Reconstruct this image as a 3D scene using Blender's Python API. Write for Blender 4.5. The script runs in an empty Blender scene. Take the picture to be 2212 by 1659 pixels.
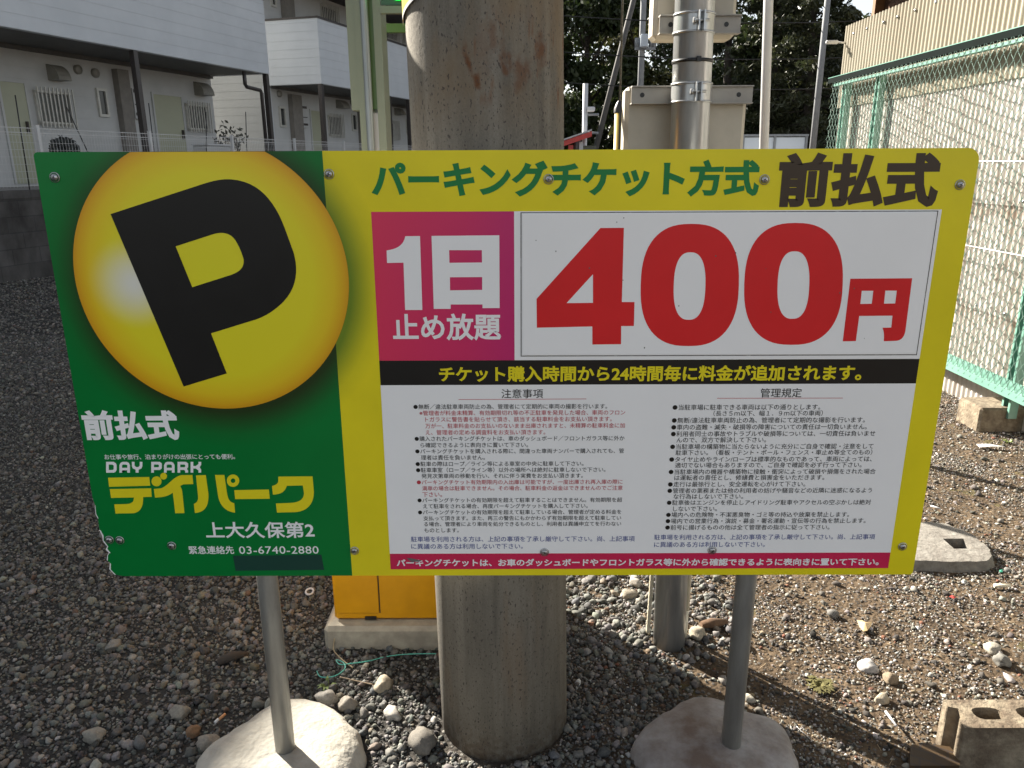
import bpy, math, random
import numpy as np
from mathutils import Vector, Matrix, Euler, noise
from mathutils.geometry import tessellate_polygon

random.seed(7)
rng = np.random.default_rng(11)
SC = bpy.context.scene
COL = SC.collection
R = math.radians

# ------------------------------------------------------------------ camera
F_PX, CX, CY = 1640.0, 1106.0, 829.5
PITCH, YAW, ROLL = R(16.2), R(-0.23), R(-0.256)
CAM = Vector((0.0157, -1.508, 1.43))
fwd = Vector((math.sin(YAW)*math.cos(PITCH), math.cos(YAW)*math.cos(PITCH), -math.sin(PITCH)))
rgt0 = Vector((math.cos(YAW), -math.sin(YAW), 0))
up0 = rgt0.cross(fwd)
rgt = rgt0*math.cos(ROLL) + up0*math.sin(ROLL)
upv = -rgt0*math.sin(ROLL) + up0*math.cos(ROLL)
cd = bpy.data.cameras.new('camera')
cam = bpy.data.objects.new('camera', cd); COL.objects.link(cam)
mw = Matrix((rgt, upv, -fwd)).transposed().to_4x4(); mw.translation = CAM
cam.matrix_world = mw
cd.sensor_width = 36; cd.lens = 36*F_PX/2212
cd.clip_start = 0.05; cd.clip_end = 1500
SC.camera = cam

# ------------------------------------------------------------------ light
SUN_EL, SUN_AZ = R(30), R(-46)          # azimuth from +y, negative = to the left
w = bpy.data.worlds.new('World'); SC.world = w; w.use_nodes = True
nt = w.node_tree; bg = nt.nodes['Background']
sky = nt.nodes.new('ShaderNodeTexSky'); sky.sky_type = 'NISHITA'; sky.sun_disc = False
sky.sun_elevation = SUN_EL; sky.sun_rotation = SUN_AZ; sky.air_density = 1.0; sky.dust_density = 1.2; sky.ozone_density = 1.0
hs = nt.nodes.new('ShaderNodeHueSaturation'); hs.inputs['Saturation'].default_value = 0.36
nt.links.new(sky.outputs[0], hs.inputs['Color']); nt.links.new(hs.outputs[0], bg.inputs[0]); bg.inputs[1].default_value = 0.05
sd = bpy.data.lights.new('sun', 'SUN'); sd.energy = 5.0; sd.angle = R(0.53); sd.color = (1.0, 0.93, 0.82)
sun = bpy.data.objects.new('sun', sd); COL.objects.link(sun)
S_DIR = Vector((math.sin(SUN_AZ)*math.cos(SUN_EL), math.cos(SUN_AZ)*math.cos(SUN_EL), math.sin(SUN_EL)))
sun.rotation_euler = S_DIR.to_track_quat('Z', 'Y').to_euler()
SC.view_settings.view_transform = 'Standard'; SC.view_settings.look = 'None'
SC.view_settings.exposure = 2.1; SC.view_settings.gamma = 1.0
SC.render.engine = 'CYCLES'
SC.cycles.max_bounces = 6; SC.cycles.diffuse_bounces = 4

# ------------------------------------------------------------------ picture -> place helpers (2212-wide picture coordinates)
def ray(x, y): return fwd + rgt*((x-CX)/F_PX) - upv*((y-CY)/F_PX)
def gnd(x, y, z=0.0): d = ray(x, y); return CAM + d*((z-CAM.z)/d.z)
def atY(x, y, Y=0.0): d = ray(x, y); return CAM + d*((Y-CAM.y)/d.y)
def atX(x, y, X): d = ray(x, y); return CAM + d*((X-CAM.x)/d.x)
def atD(x, y, dist):
    d = ray(x, y); return CAM + d*(dist/math.hypot(d.x, d.y))
def crop(x0, y0, s):
    return lambda x, y: ((x/s+x0)/1.852, (y/s+y0)/1.852)

# ------------------------------------------------------------------ materials
def new_mat(name):
    m = bpy.data.materials.new(name); m.use_nodes = True
    return m, m.node_tree, m.node_tree.nodes['Principled BSDF']
def mat(name, c, c2=None, rough=0.6, metal=0.0, scale=8.0, detail=4, bump=0.0, bscale=60.0, bdist=0.004, spec=0.5, stretch=None, lo=0.35, hi=0.65):
    m, t, b = new_mat(name)
    L = t.links.new
    b.inputs['Roughness'].default_value = rough; b.inputs['Metallic'].default_value = metal
    b.inputs['Specular IOR Level'].default_value = spec
    tc = t.nodes.new('ShaderNodeTexCoord'); src = tc.outputs['Object']
    if stretch:
        mp = t.nodes.new('ShaderNodeMapping'); mp.inputs['Scale'].default_value = stretch
        L(src, mp.inputs[0]); src = mp.outputs[0]
    if c2 is None: c2 = tuple(v*0.8 for v in c)
    n = t.nodes.new('ShaderNodeTexNoise'); n.inputs['Scale'].default_value = scale; n.inputs['Detail'].default_value = detail
    n.inputs['Roughness'].default_value = 0.65
    L(src, n.inputs['Vector'])
    r = t.nodes.new('ShaderNodeValToRGB'); r.color_ramp.elements[0].position = lo; r.color_ramp.elements[1].position = hi
    r.color_ramp.elements[0].color = (*c, 1); r.color_ramp.elements[1].color = (*c2, 1)
    L(n.outputs['Fac'], r.inputs[0]); L(r.outputs[0], b.inputs['Base Color'])
    if bump:
        n2 = t.nodes.new('ShaderNodeTexNoise'); n2.inputs['Scale'].default_value = bscale; n2.inputs['Detail'].default_value = 5
        L(tc.outputs['Object'], n2.inputs['Vector'])
        bp = t.nodes.new('ShaderNodeBump'); bp.inputs['Strength'].default_value = bump; bp.inputs['Distance'].default_value = bdist
        L(n2.outputs['Fac'], bp.inputs['Height']); L(bp.outputs[0], b.inputs['Normal'])
    return m
def ramp_node(t, stops):
    r = t.nodes.new('ShaderNodeValToRGB'); cr = r.color_ramp
    while len(cr.elements) > 1: cr.elements.remove(cr.elements[-1])
    cr.elements[0].position = stops[0][0]; cr.elements[0].color = (*stops[0][1], 1)
    for p, c in stops[1:]:
        e = cr.elements.new(p); e.color = (*c, 1)
    return r
def mixc(t, a, b, fac):
    n = t.nodes.new('ShaderNodeMix'); n.data_type = 'RGBA'
    L = t.links.new
    for s, v in ((n.inputs[6], a), (n.inputs[7], b)):
        if isinstance(v, tuple): s.default_value = (*v, 1)
        else: L(v, s)
    if isinstance(fac, float): n.inputs[0].default_value = fac
    else: L(fac, n.inputs[0])
    return n.outputs[2]
def math_node(t, op, a, b=None):
    n = t.nodes.new('ShaderNodeMath'); n.operation = op
    for i, v in enumerate((a, b)):
        if v is None: continue
        if isinstance(v, (int, float)): n.inputs[i].default_value = v
        else: t.links.new(v, n.inputs[i])
    return n.outputs[0]
def noise_node(t, src, scale, detail=4, rough=0.6, stretch=None):
    if stretch:
        mp = t.nodes.new('ShaderNodeMapping'); mp.inputs['Scale'].default_value = stretch
        t.links.new(src, mp.inputs[0]); src = mp.outputs[0]
    n = t.nodes.new('ShaderNodeTexNoise'); n.inputs['Scale'].default_value = scale; n.inputs['Detail'].default_value = detail
    n.inputs['Roughness'].default_value = rough
    t.links.new(src, n.inputs['Vector']); return n.outputs['Fac']

# ------------------------------------------------------------------ mesh builder (world coordinates)
class MB:
    def __init__(s): s.v = []; s.f = []; s.m = []; s.sm = []
    def add(s, vs, fs, mi=0, smooth=False):
        o = len(s.v); s.v.extend([tuple(v) for v in vs])
        for f in fs: s.f.append(tuple(i+o for i in f)); s.m.append(mi); s.sm.append(smooth)
        return s
    def box(s, lo, hi, mi=0, M=None):
        x0, y0, z0 = lo; x1, y1, z1 = hi
        vs = [Vector(p) for p in ((x0,y0,z0),(x1,y0,z0),(x1,y1,z0),(x0,y1,z0),(x0,y0,z1),(x1,y0,z1),(x1,y1,z1),(x0,y1,z1))]
        if M: vs = [M @ v for v in vs]
        return s.add(vs, [(3,2,1,0),(4,5,6,7),(0,1,5,4),(1,2,6,5),(2,3,7,6),(3,0,4,7)], mi)
    def bbox(s, lo, hi, b=0.006, mi=0, M=None):
        # chamfered box
        vs = []; idx = {}
        c = [(lo[i]+hi[i])/2 for i in range(3)]; h = [(hi[i]-lo[i])/2 for i in range(3)]
        b = min(b, min(h)*0.9)
        for sx in (-1,1):
            for sy in (-1,1):
                for sz in (-1,1):
                    for ax in range(3):
                        p = [c[0]+sx*h[0], c[1]+sy*h[1], c[2]+sz*h[2]]
                        for k, sg in enumerate((sx,sy,sz)):
                            if k != ax: p[k] -= sg*b
                        idx[(sx,sy,sz,ax)] = len(vs); vs.append(Vector(p))
        if M: vs = [M @ v for v in vs]
        fs = []
        def q(a): fs.append(a)
        for ax in range(3):
            o1, o2 = [k for k in range(3) if k != ax]
            for sg in (-1,1):
                ring = []
                for a, b2 in ((-1,-1),(1,-1),(1,1),(-1,1)):
                    k = [0,0,0]; k[ax] = sg; k[o1] = a; k[o2] = b2
                    ring.append(idx[(*k, ax)])
                q(ring)
            # edges along ax
            for a in (-1,1):
                for b2 in (-1,1):
                    k0 = [0,0,0]; k0[ax] = -1; k0[o1] = a; k0[o2] = b2
                    k1 = list(k0); k1[ax] = 1
                    q([idx[(*k0,o1)], idx[(*k1,o1)], idx[(*k1,o2)], idx[(*k0,o2)]])
        for sx in (-1,1):
            for sy in (-1,1):
                for sz in (-1,1): q([idx[(sx,sy,sz,a)] for a in range(3)])
        # orient outward
        cen = sum(vs, Vector())/len(vs); out = []
        for f in fs:
            fc = sum((vs[i] for i in f), Vector())/len(f)
            nn = (vs[f[1]]-vs[f[0]]).cross(vs[f[2]]-vs[f[0]])
            out.append(tuple(f) if nn.dot(fc-cen) > 0 else tuple(reversed(f)))
        return s.add(vs, out, mi)
    def tube(s, pts, r, n=10, mi=0, cap=True, smooth=True):
        pts = [Vector(p) for p in pts]
        rs = r if isinstance(r, (list, tuple)) else [r]*len(pts)
        vs = []; fs = []; prev = None
        for i, p in enumerate(pts):
            t = (pts[min(i+1, len(pts)-1)] - pts[max(i-1, 0)]).normalized()
            if prev is None:
                a = t.orthogonal().normalized()
            else:
                a = (prev - t*prev.dot(t)).normalized()
            prev = a; b = t.cross(a)
            for k in range(n):
                an = 2*math.pi*k/n; vs.append(p + (a*math.cos(an)+b*math.sin(an))*rs[i])
        for i in range(len(pts)-1):
            for k in range(n):
                k2 = (k+1) % n; fs.append((i*n+k, i*n+k2, (i+1)*n+k2, (i+1)*n+k))
        s.add(vs, fs, mi, smooth)
        if cap:
            o = len(s.v) - len(vs)
            s.f.append(tuple(o+k for k in reversed(range(n)))); s.m.append(mi); s.sm.append(False)
            s.f.append(tuple(o+(len(pts)-1)*n+k for k in range(n))); s.m.append(mi); s.sm.append(False)
        return s
    def lathe(s, prof, c, n=24, mi=0, axis=(0,0,1), smooth=True):
        ax = Vector(axis).normalized(); a = ax.orthogonal().normalized(); b = ax.cross(a); c = Vector(c)
        vs = []; fs = []
        for r, h in prof:
            for k in range(n):
                an = 2*math.pi*k/n; vs.append(c + ax*h + (a*math.cos(an)+b*math.sin(an))*r)
        for i in range(len(prof)-1):
            for k in range(n):
                k2 = (k+1) % n; fs.append((i*n+k, i*n+k2, (i+1)*n+k2, (i+1)*n+k))
        return s.add(vs, fs, mi, smooth)
    def plate(s, loops, y0, y1, mi=0, side=None):
        # loops of (x,z) in the sign plane; front face at y0 (towards -y); side walls to y1 when given
        tri = tessellate_polygon([[Vector((p[0], p[1], 0)) for p in lp] for lp in loops])
        flat = [p for lp in loops for p in lp]
        vs = [(p[0], y0, p[1]) for p in flat]; fs = []
        for a, b, c in tri:
            A, B, Cc = flat[a], flat[b], flat[c]
            cr = (B[0]-A[0])*(Cc[1]-A[1]) - (B[1]-A[1])*(Cc[0]-A[0])
            if abs(cr) < 1e-14: continue
            fs.append((a, b, c) if cr > 0 else (a, c, b))
        s.add(vs, fs, mi)
        if y1 is not None:
            s.add([(p[0], y1, p[1]) for p in flat], [tuple(reversed(f)) for f in fs], mi if side is None else side)
            for lp in loops:
                n = len(lp); o = [(p[0], y0, p[1]) for p in lp] + [(p[0], y1, p[1]) for p in lp]
                ar = sum(lp[i][0]*lp[(i+1) % n][1]-lp[(i+1) % n][0]*lp[i][1] for i in range(n))
                hole = lp is not loops[0]
                fl = (ar > 0) != hole
                s.add(o, [((i+1) % n, i, n+i, n+(i+1) % n) if not fl else (i, (i+1) % n, n+(i+1) % n, n+i) for i in range(n)], mi if side is None else side)
        return s
    def mesh(s, name, mats):
        me = bpy.data.meshes.new(name)
        me.from_pydata(s.v, [], s.f)
        for m in (mats if isinstance(mats, (list, tuple)) else [mats]): me.materials.append(m)
        me.polygons.foreach_set('material_index', s.m); me.polygons.foreach_set('use_smooth', s.sm)
        me.update(); return me
    def build(s, name, mats, parent=None, label=None):
        o = bpy.data.objects.new(name, s.mesh(name, mats)); COL.objects.link(o)
        if parent is not None: attach(o, parent)
        if label: o['label'] = label
        return o
def attach(o, parent):
    o.parent = parent
    if parent.type == 'EMPTY':
        L = parent.location
        o.matrix_parent_inverse = Matrix.LocRotScale(L, parent.rotation_euler, None).inverted()
def tag(o, label, cat, group=None):
    o['label'] = label; o['category'] = cat
    if group: o['group'] = group
    return o
def thing(name, loc, label, cat, group=None):
    o = bpy.data.objects.new(name, None); COL.objects.link(o); o.location = loc; o.empty_display_size = 0.1
    return tag(o, label, cat, group)
def kind(o, k='structure'): o['kind'] = k; return o
def bez(p0, p1, p2, p3, n=10):
    out = []
    for i in range(1, n+1):
        t = i/n; u = 1-t
        out.append((u**3*p0[0]+3*u*u*t*p1[0]+3*u*t*t*p2[0]+t**3*p3[0], u**3*p0[1]+3*u*u*t*p1[1]+3*u*t*t*p2[1]+t**3*p3[1]))
    return out
def path(*items):
    """points, or ('c', p1, p2, p3) cubic curves"""
    out = []
    for it in items:
        if it[0] == 'c': out.extend(bez(out[-1], it[1], it[2], it[3]))
        else: out.append(it)
    return out

# ------------------------------------------------------------------ shared materials
M = {}
M['galv'] = mat('galvanised_steel', (0.50,0.51,0.51), (0.38,0.39,0.39), rough=0.28, metal=0.6, scale=40, stretch=(1,1,0.15), bump=0.05, bscale=120)
M['post'] = mat('dull_steel_pipe', (0.34,0.34,0.32), (0.24,0.235,0.22), rough=0.45, metal=0.4, scale=25, stretch=(1,1,0.2), bump=0.08, bscale=150)
M['screw'] = mat('screw_steel', (0.5,0.5,0.5), (0.32,0.32,0.32), rough=0.35, metal=0.9, scale=200)
M['black'] = mat('black_plastic', (0.012,0.012,0.012), rough=0.45)
M['beige'] = mat('beige_painted_metal', (0.50,0.45,0.36), (0.40,0.36,0.28), rough=0.5, scale=6, bump=0.03)
M['white_paint'] = mat('white_painted_steel', (0.562,0.562,0.562), (0.484,0.484,0.484), rough=0.35, scale=5)
M['cream'] = mat('cream_plastic', (0.68,0.62,0.48), (0.55,0.5,0.38), rough=0.5, scale=20)

# ================================================================== SETTING: ground
GX = sorted(set(np.round(np.concatenate([np.arange(-3.2, 3.6, 0.032), np.arange(-12, -3.2, 0.4), np.arange(3.6, 12, 0.4), np.array([-600,-250,-110,-60,-35,-20,20,35,60,110,250,600])]), 4)))
GY = sorted(set(np.round(np.concatenate([np.arange(-0.8, 4.2, 0.032), np.arange(4.2, 14, 0.3), np.arange(-6, -0.8, 0.4), np.array([-600,-200,-60,-20,-10,18,25,35,60,110,250,600])]), 4)))
def gheight(x, y):
    if not (-11 < x < 8 and -3 < y < 13): return 0.0
    h = noise.noise(Vector((x*1.3, y*1.3, 0)))*0.012 + noise.noise(Vector((x*6, y*6, 3)))*0.005 + noise.noise(Vector((x*17, y*17, 5)))*0.003
    return h - 0.004
gm = MB()
nx, ny = len(GX), len(GY)
gv = [(x, y, gheight(x, y)) for y in GY for x in GX]
gf = [(j*nx+i, j*nx+i+1, (j+1)*nx+i+1, (j+1)*nx+i) for j in range(ny-1) for i in range(nx-1)]
gm.add(gv, gf, 0, True)
def ground_mat():
    m, t, b = new_mat('gravel_soil'); L = t.links.new
    tc = t.nodes.new('ShaderNodeTexCoord'); P = tc.outputs['Object']
    big = noise_node(t, P, 1.1, 4); mid = noise_node(t, P, 9, 6, 0.7); fine = noise_node(t, P, 140, 4, 0.7)
    soil = ramp_node(t, [(0.3,(0.034,0.023,0.014)),(0.5,(0.078,0.055,0.034)),(0.7,(0.135,0.098,0.062))]); L(mid, soil.inputs[0])
    grey = ramp_node(t, [(0.3,(0.017,0.017,0.016)),(0.5,(0.032,0.031,0.029)),(0.72,(0.052,0.050,0.046))]); L(mid, grey.inputs[0])
    sp = t.nodes.new('ShaderNodeSeparateXYZ'); L(P, sp.inputs[0])
    lr = t.nodes.new('ShaderNodeMapRange'); lr.inputs['From Min'].default_value = -0.3; lr.inputs['From Max'].default_value = 0.5
    wob = math_node(t, 'MULTIPLY_ADD', big, 1.2); t.nodes[-1].inputs[2].default_value = -0.6
    L(math_node(t, 'ADD', sp.outputs[0], wob), lr.inputs['Value'])
    base = mixc(t, grey.outputs[0], soil.outputs[0], lr.outputs[0])
    vo = t.nodes.new('ShaderNodeTexVoronoi'); vo.inputs['Scale'].default_value = 75; L(P, vo.inputs['Vector'])
    vr = ramp_node(t, [(0.0,(0.018,0.018,0.018)),(0.35,(0.042,0.040,0.036)),(0.6,(0.078,0.072,0.066)),(0.8,(0.132,0.126,0.114)),(0.93,(0.252,0.240,0.216))])
    sh = t.nodes.new('ShaderNodeSeparateColor'); L(vo.outputs['Color'], sh.inputs[0]); L(sh.outputs[0], vr.inputs[0])
    spk = math_node(t, 'LESS_THAN', vo.outputs['Distance'], 0.36)
    sel = math_node(t, 'GREATER_THAN', math_node(t, 'ADD', sh.outputs[1], math_node(t, 'MULTIPLY', mid, 0.5)), 0.62)
    col = mixc(t, base, vr.outputs[0], math_node(t, 'MULTIPLY', math_node(t, 'MULTIPLY', spk, sel), 0.85))
    moss = math_node(t, 'MULTIPLY', math_node(t, 'GREATER_THAN', noise_node(t, P, 4.5, 3), 0.66), lr.outputs[0])
    col = mixc(t, col, (0.07,0.062,0.02), math_node(t, 'MULTIPLY', moss, 0.6))
    L(col, b.inputs['Base Color']); b.inputs['Roughness'].default_value = 0.95; b.inputs['Specular IOR Level'].default_value = 0.2
    hh = math_node(t, 'ADD', math_node(t, 'MULTIPLY', fine, 0.5), math_node(t, 'MULTIPLY', vo.outputs['Distance'], -0.8))
    bp = t.nodes.new('ShaderNodeBump'); bp.inputs['Strength'].default_value = 0.9; bp.inputs['Distance'].default_value = 0.008
    L(hh, bp.inputs['Height']); L(bp.outputs[0], b.inputs['Normal'])
    return m
ground = kind(gm.build('ground', ground_mat()))
ground['label'] = 'bare gravel and soil ground of the car park'

# ------------------------------------------------------------------ gravel (stuff)
def ico(sub):
    import bmesh
    bm = bmesh.new(); bmesh.ops.create_icosphere(bm, subdivisions=sub, radius=1.0)
    v = np.array([x.co[:] for x in bm.verts]); f = np.array([[q.index for q in p.verts] for p in bm.faces]); bm.free()
    return v, f
def stone_variants(sub, n, rough):
    v, f = ico(sub); out = []
    for i in range(n):
        d = np.array([1 + rough*noise.noise(Vector(p)*1.3 + Vector((i*7.1, 3.3*i, 0))) + rough*0.5*noise.noise(Vector(p)*3 + Vector((i*2.1, 0, i))) for p in v])
        s = v*d[:, None]*np.array([1.0, rng.uniform(0.68, 0.95), rng.uniform(0.5, 0.78)])
        for _ in range(4):   # a few flat cuts
            nrm = rng.normal(size=3); nrm /= np.linalg.norm(nrm)
            k = s@nrm; lim = rng.uniform(0.45, 0.72); s = s - np.maximum(k-lim, 0)[:, None]*nrm
        out.append(s)
    return out, f
V2, F2 = stone_variants(2, 14, 0.55)
V1, F1 = stone_variants(1, 10, 0.7)
def stone_mat():
    m, t, b = new_mat('stone'); L = t.links.new
    a = t.nodes.new('ShaderNodeAttribute'); a.attribute_name = 'stone_colour'
    tc = t.nodes.new('ShaderNodeTexCoord'); n = noise_node(t, tc.outputs['Object'], 160, 4)
    r = ramp_node(t, [(0.3,(0.72,0.72,0.72)),(0.7,(1.15,1.13,1.1))]); L(n, r.inputs[0])
    mx = t.nodes.new('ShaderNodeMix'); mx.data_type = 'RGBA'; mx.blend_type = 'MULTIPLY'; mx.inputs[0].default_value = 1
    L(a.outputs['Color'], mx.inputs[6]); L(r.outputs[0], mx.inputs[7]); L(mx.outputs[2], b.inputs['Base Color'])
    b.inputs['Roughness'].default_value = 0.85; b.inputs['Specular IOR Level'].default_value = 0.3
    bp = t.nodes.new('ShaderNodeBump'); bp.inputs['Strength'].default_value = 0.35; bp.inputs['Distance'].default_value = 0.003
    L(noise_node(t, tc.outputs['Object'], 320, 4), bp.inputs['Height']); L(bp.outputs[0], b.inputs['Normal'])
    return m
M['stone'] = stone_mat()
def rot_mats(n, tilt=0.5):
    a = rng.uniform(0, 2*np.pi, n); bx = rng.normal(0, tilt, n); by = rng.normal(0, tilt, n)
    ca, sa, cb, sb, cc, sc = np.cos(a), np.sin(a), np.cos(bx), np.sin(bx), np.cos(by), np.sin(by)
    Z = np.zeros(n); O = np.ones(n)
    Rz = np.stack([ca,-sa,Z, sa,ca,Z, Z,Z,O], 1).reshape(-1,3,3)
    Rx = np.stack([O,Z,Z, Z,cb,-sb, Z,sb,cb], 1).reshape(-1,3,3)
    Ry = np.stack([cc,Z,sc, Z,O,Z, -sc,Z,cc], 1).reshape(-1,3,3)
    return Rz@Rx@Ry
def palette(n, kindp):
    if kindp == 'grey':
        base = np.array([[.24,.23,.21],[.31,.30,.275],[.16,.155,.145],[.40,.385,.35],[.20,.205,.20],[.30,.255,.20],[.10,.10,.097],[.52,.50,.46],[.23,.15,.11]]); p = [.24,.22,.17,.12,.1,.05,.06,.03,.01]
    else:
        base = np.array([[.20,.185,.165],[.10,.09,.08],[.32,.30,.27],[.70,.68,.64],[.30,.23,.16],[.055,.05,.045],[.48,.45,.40],[.24,.11,.07]]); p = [.27,.17,.19,.08,.1,.08,.09,.02]
    i = rng.choice(len(base), n, p=p)
    return np.clip(base[i]*rng.uniform(0.75, 1.3, (n,1))*rng.uniform(0.94, 1.06, (n,3)), 0.02, 0.8)
def scatter(pos, size, cols, variants, faces, sink=0.25, tilt=0.45):
    n = len(pos); vi = rng.integers(0, len(variants), n); Rm = rot_mats(n, tilt)
    V = np.stack(variants)[vi]*size[:, None, None]
    V = np.einsum('nij,nkj->nki', Rm, V)
    zmin = V[:, :, 2].min(1); hgt = V[:, :, 2].max(1) - zmin
    P = pos.copy(); P[:, 2] += -zmin - sink*hgt
    V = V + P[:, None, :]
    k = V.shape[1]
    Fc = faces[None] + (np.arange(n)*k)[:, None, None]
    C = np.repeat(np.concatenate([cols, np.ones((n,1))], 1)[:, None, :], k, 1)
    return V.reshape(-1,3), Fc.reshape(-1,3), C.reshape(-1,4)
def np_mesh(name, parts, m, smooth=True):
    off = 0; Vs, Fs, Cs = [], [], []
    for v, f, c in parts: Vs.append(v); Fs.append(f+off); Cs.append(c); off += len(v)
    V = np.concatenate(Vs); Fa = np.concatenate(Fs); C = np.concatenate(Cs)
    me = bpy.data.meshes.new(name)
    me.vertices.add(len(V)); me.vertices.foreach_set('co', V.astype(np.float32).ravel())
    me.loops.add(Fa.size); me.loops.foreach_set('vertex_index', Fa.astype(np.int32).ravel())
    me.polygons.add(len(Fa)); me.polygons.foreach_set('loop_start', np.arange(0, Fa.size, 3, dtype=np.int32))
    me.polygons.foreach_set('use_smooth', np.full(len(Fa), smooth))
    me.update(calc_edges=True)
    ca = me.color_attributes.new('stone_colour', 'FLOAT_COLOR', 'POINT'); ca.data.foreach_set('color', C.astype(np.float32).ravel())
    me.materials.append(m)
    o = bpy.data.objects.new(name, me); COL.objects.link(o); return o
cm = np.array([rgt, upv, fwd])
def in_view(P, mx=1.55, my=1.45):
    d = (P - np.array(CAM))@cm.T
    x = d[:,0]/d[:,2]*F_PX; y = d[:,1]/d[:,2]*F_PX
    return (d[:,2] > 0.3) & (np.abs(x) < 1106*mx) & (np.abs(y) < 830*my)
KEEP_OUT = []   # (x, y, r): footings and poles
def points(n, x0, x1, y0, y1):
    p = np.stack([rng.uniform(x0, x1, n), rng.uniform(y0, y1, n), np.zeros(n)], 1)
    p = p[in_view(p)]
    for (kx, ky, kr) in KEEP_OUT: p = p[(p[:,0]-kx)**2 + (p[:,1]-ky)**2 > kr*kr]
    return p
def with_h(p):
    p[:, 2] = [gheight(x, y) for x, y in p[:, :2]]; return p
KEEP_OUT += [(-0.555, 0.03, 0.205), (0.52, 0.03, 0.195), (-0.02, 0.205, 0.172), (0.485, 0.53, 0.055), (1.60, 1.14, 0.2)]
def edge_wob(p): return np.array([noise.noise(Vector((x*0.9, y*0.9, 9)))*0.5 for x, y in p[:, :2]])
def gravel_left():
    parts = []
    p = points(58000, -4.2, 0.75, -0.5, 3.2)
    dens = np.array([0.5+0.9*noise.noise(Vector((x*1.6, y*1.6, 2))) for x, y in p[:, :2]])
    near = np.clip(1.35 - 0.45*np.hypot(p[:,0]+0.7, p[:,1]-0.1), 0.12, 1.0)
    keep = (rng.uniform(size=len(p)) < np.clip(near*1.05+0.35*dens, 0.05, 1)) & (p[:,0] + edge_wob(p) < 0.25 + 0.3*(p[:,1] > 0.5))
    p = with_h(p[keep]); n = len(p)
    s = np.exp(rng.normal(np.log(0.0076), 0.36, n)).clip(0.004, 0.020)
    parts.append(scatter(p, s, palette(n, 'grey')*np.array([0.47,0.48,0.485]), V2, F2))
    p = with_h(points(190000, -4.5, 0.5, -0.5, 5.0)); n = len(p)
    s = rng.uniform(0.0028, 0.0068, n)
    parts.append(scatter(p, s, palette(n, 'grey')*np.array([0.46,0.475,0.485]), V1, F1, 0.3))
    p = with_h(points(40000, -8.0, -1.0, 3.0, 9.0)); n = len(p)
    parts.append(scatter(p, rng.uniform(0.007, 0.017, n), palette(n, 'grey')*0.5, V1, F1, 0.3))
    return parts
def gravel_right():
    parts = []
    p = points(330000, -0.15, 4.0, -0.5, 3.6)
    p = p[p[:,0] + edge_wob(p) > -0.05]
    p = with_h(p); n = len(p)
    s = np.exp(rng.normal(np.log(0.0034), 0.36, n)).clip(0.0018, 0.009)
    pat = np.array([noise.noise(Vector((x*2.3, y*2.3, 4))) for x, y in p[:, :2]]); kp = rng.uniform(size=n) < np.clip(0.42+1.6*pat, 0.07, 1); p = p[kp]; s = s[kp]; n = len(p)
    parts.append(scatter(p, s, palette(n, 'soil')*0.62, V1, F1, 0.3))
    p = points(17000, -0.1, 4.0, -0.4, 4.5); p = with_h(p); n = len(p)
    s = np.exp(rng.normal(np.log(0.0058), 0.42, n)).clip(0.0035, 0.018)
    parts.append(scatter(p, s, palette(n, 'soil')*0.62, V2, F2, 0.3))
    p = with_h(points(380, 0.1, 0.75, 0.45, 1.5)); n = len(p)
    parts.append(scatter(p, rng.uniform(0.008, 0.018, n), palette(n, 'grey')*0.58, V2, F2, 0.25))
    return parts
o = kind(np_mesh('gravel', gravel_left(), M['stone']), 'stuff'); o['label'] = 'loose grey gravel and pebbles'; o['category'] = 'gravel'
o = kind(np_mesh('gravel', gravel_right(), M['stone']), 'stuff'); o['label'] = 'fine brownish grit and small stones on soil'; o['category'] = 'gravel'

# ================================================================== PARKING SIGN
SIGN = thing('parking_sign', (0, 0.02, 0), 'wide green and yellow parking price board on two pipe posts showing 400円', 'sign')
YF = 0.0
def S(px, py):
    p = atY(px, py, YF); return (p.x, p.z)
XL, XR, ZT, ZB = -0.9, 0.9, 1.4545, 0.547
c1 = crop(100, 550, 1.508); c2 = crop(300, 1550, 1.8433); c3 = crop(1400, 550, 1.58); c4 = crop(2600, 550, 1.58)
cA = crop(1500, 1500, 2.011); cB = crop(2550, 1500, 2.011)
def SP(cr, pts): return [S(*cr(*p)) for p in pts]
def sign_print(name, c, rough=0.3, var=0.06):
    m, t, b = new_mat(name); L = t.links.new
    tc = t.nodes.new('ShaderNodeTexCoord')
    n = noise_node(t, tc.outputs['Object'], 5, 5)
    r = ramp_node(t, [(0.3, tuple(v*(1-var) for v in c)), (0.7, tuple(min(1, v*(1+var)) for v in c))]); L(n, r.inputs[0])
    L(r.outputs[0], b.inputs['Base Color']); b.inputs['Roughness'].default_value = rough; b.inputs['Specular IOR Level'].default_value = 0.28
    n2 = noise_node(t, tc.outputs['Object'], 14, 3)
    rr = t.nodes.new('ShaderNodeMapRange'); rr.inputs['To Min'].default_value = rough*0.8; rr.inputs['To Max'].default_value = rough*1.4
    L(n2, rr.inputs['Value']); L(rr.outputs[0], b.inputs['Roughness'])
    return m
YELLOW = (0.80, 0.675, 0.017); GREEN = (0.002, 0.185, 0.034)
M['s_white'] = sign_print('printed_white', (0.87,0.865,0.855), 0.3, 0.02); M['s_yellow'] = sign_print('printed_yellow', YELLOW)
M['s_black'] = sign_print('printed_black', (0.014,0.013,0.012)); M['s_green'] = sign_print('printed_green', (0.012,0.20,0.05))
M['s_red'] = sign_print('printed_red', (0.68,0.018,0.022)); M['s_blue'] = sign_print('printed_blue', (0.06,0.08,0.28))
M['s_pink'] = sign_print('printed_crimson', (0.60,0.022,0.085)); M['s_textred'] = sign_print('printed_text_red', (0.50,0.05,0.07))
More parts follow.
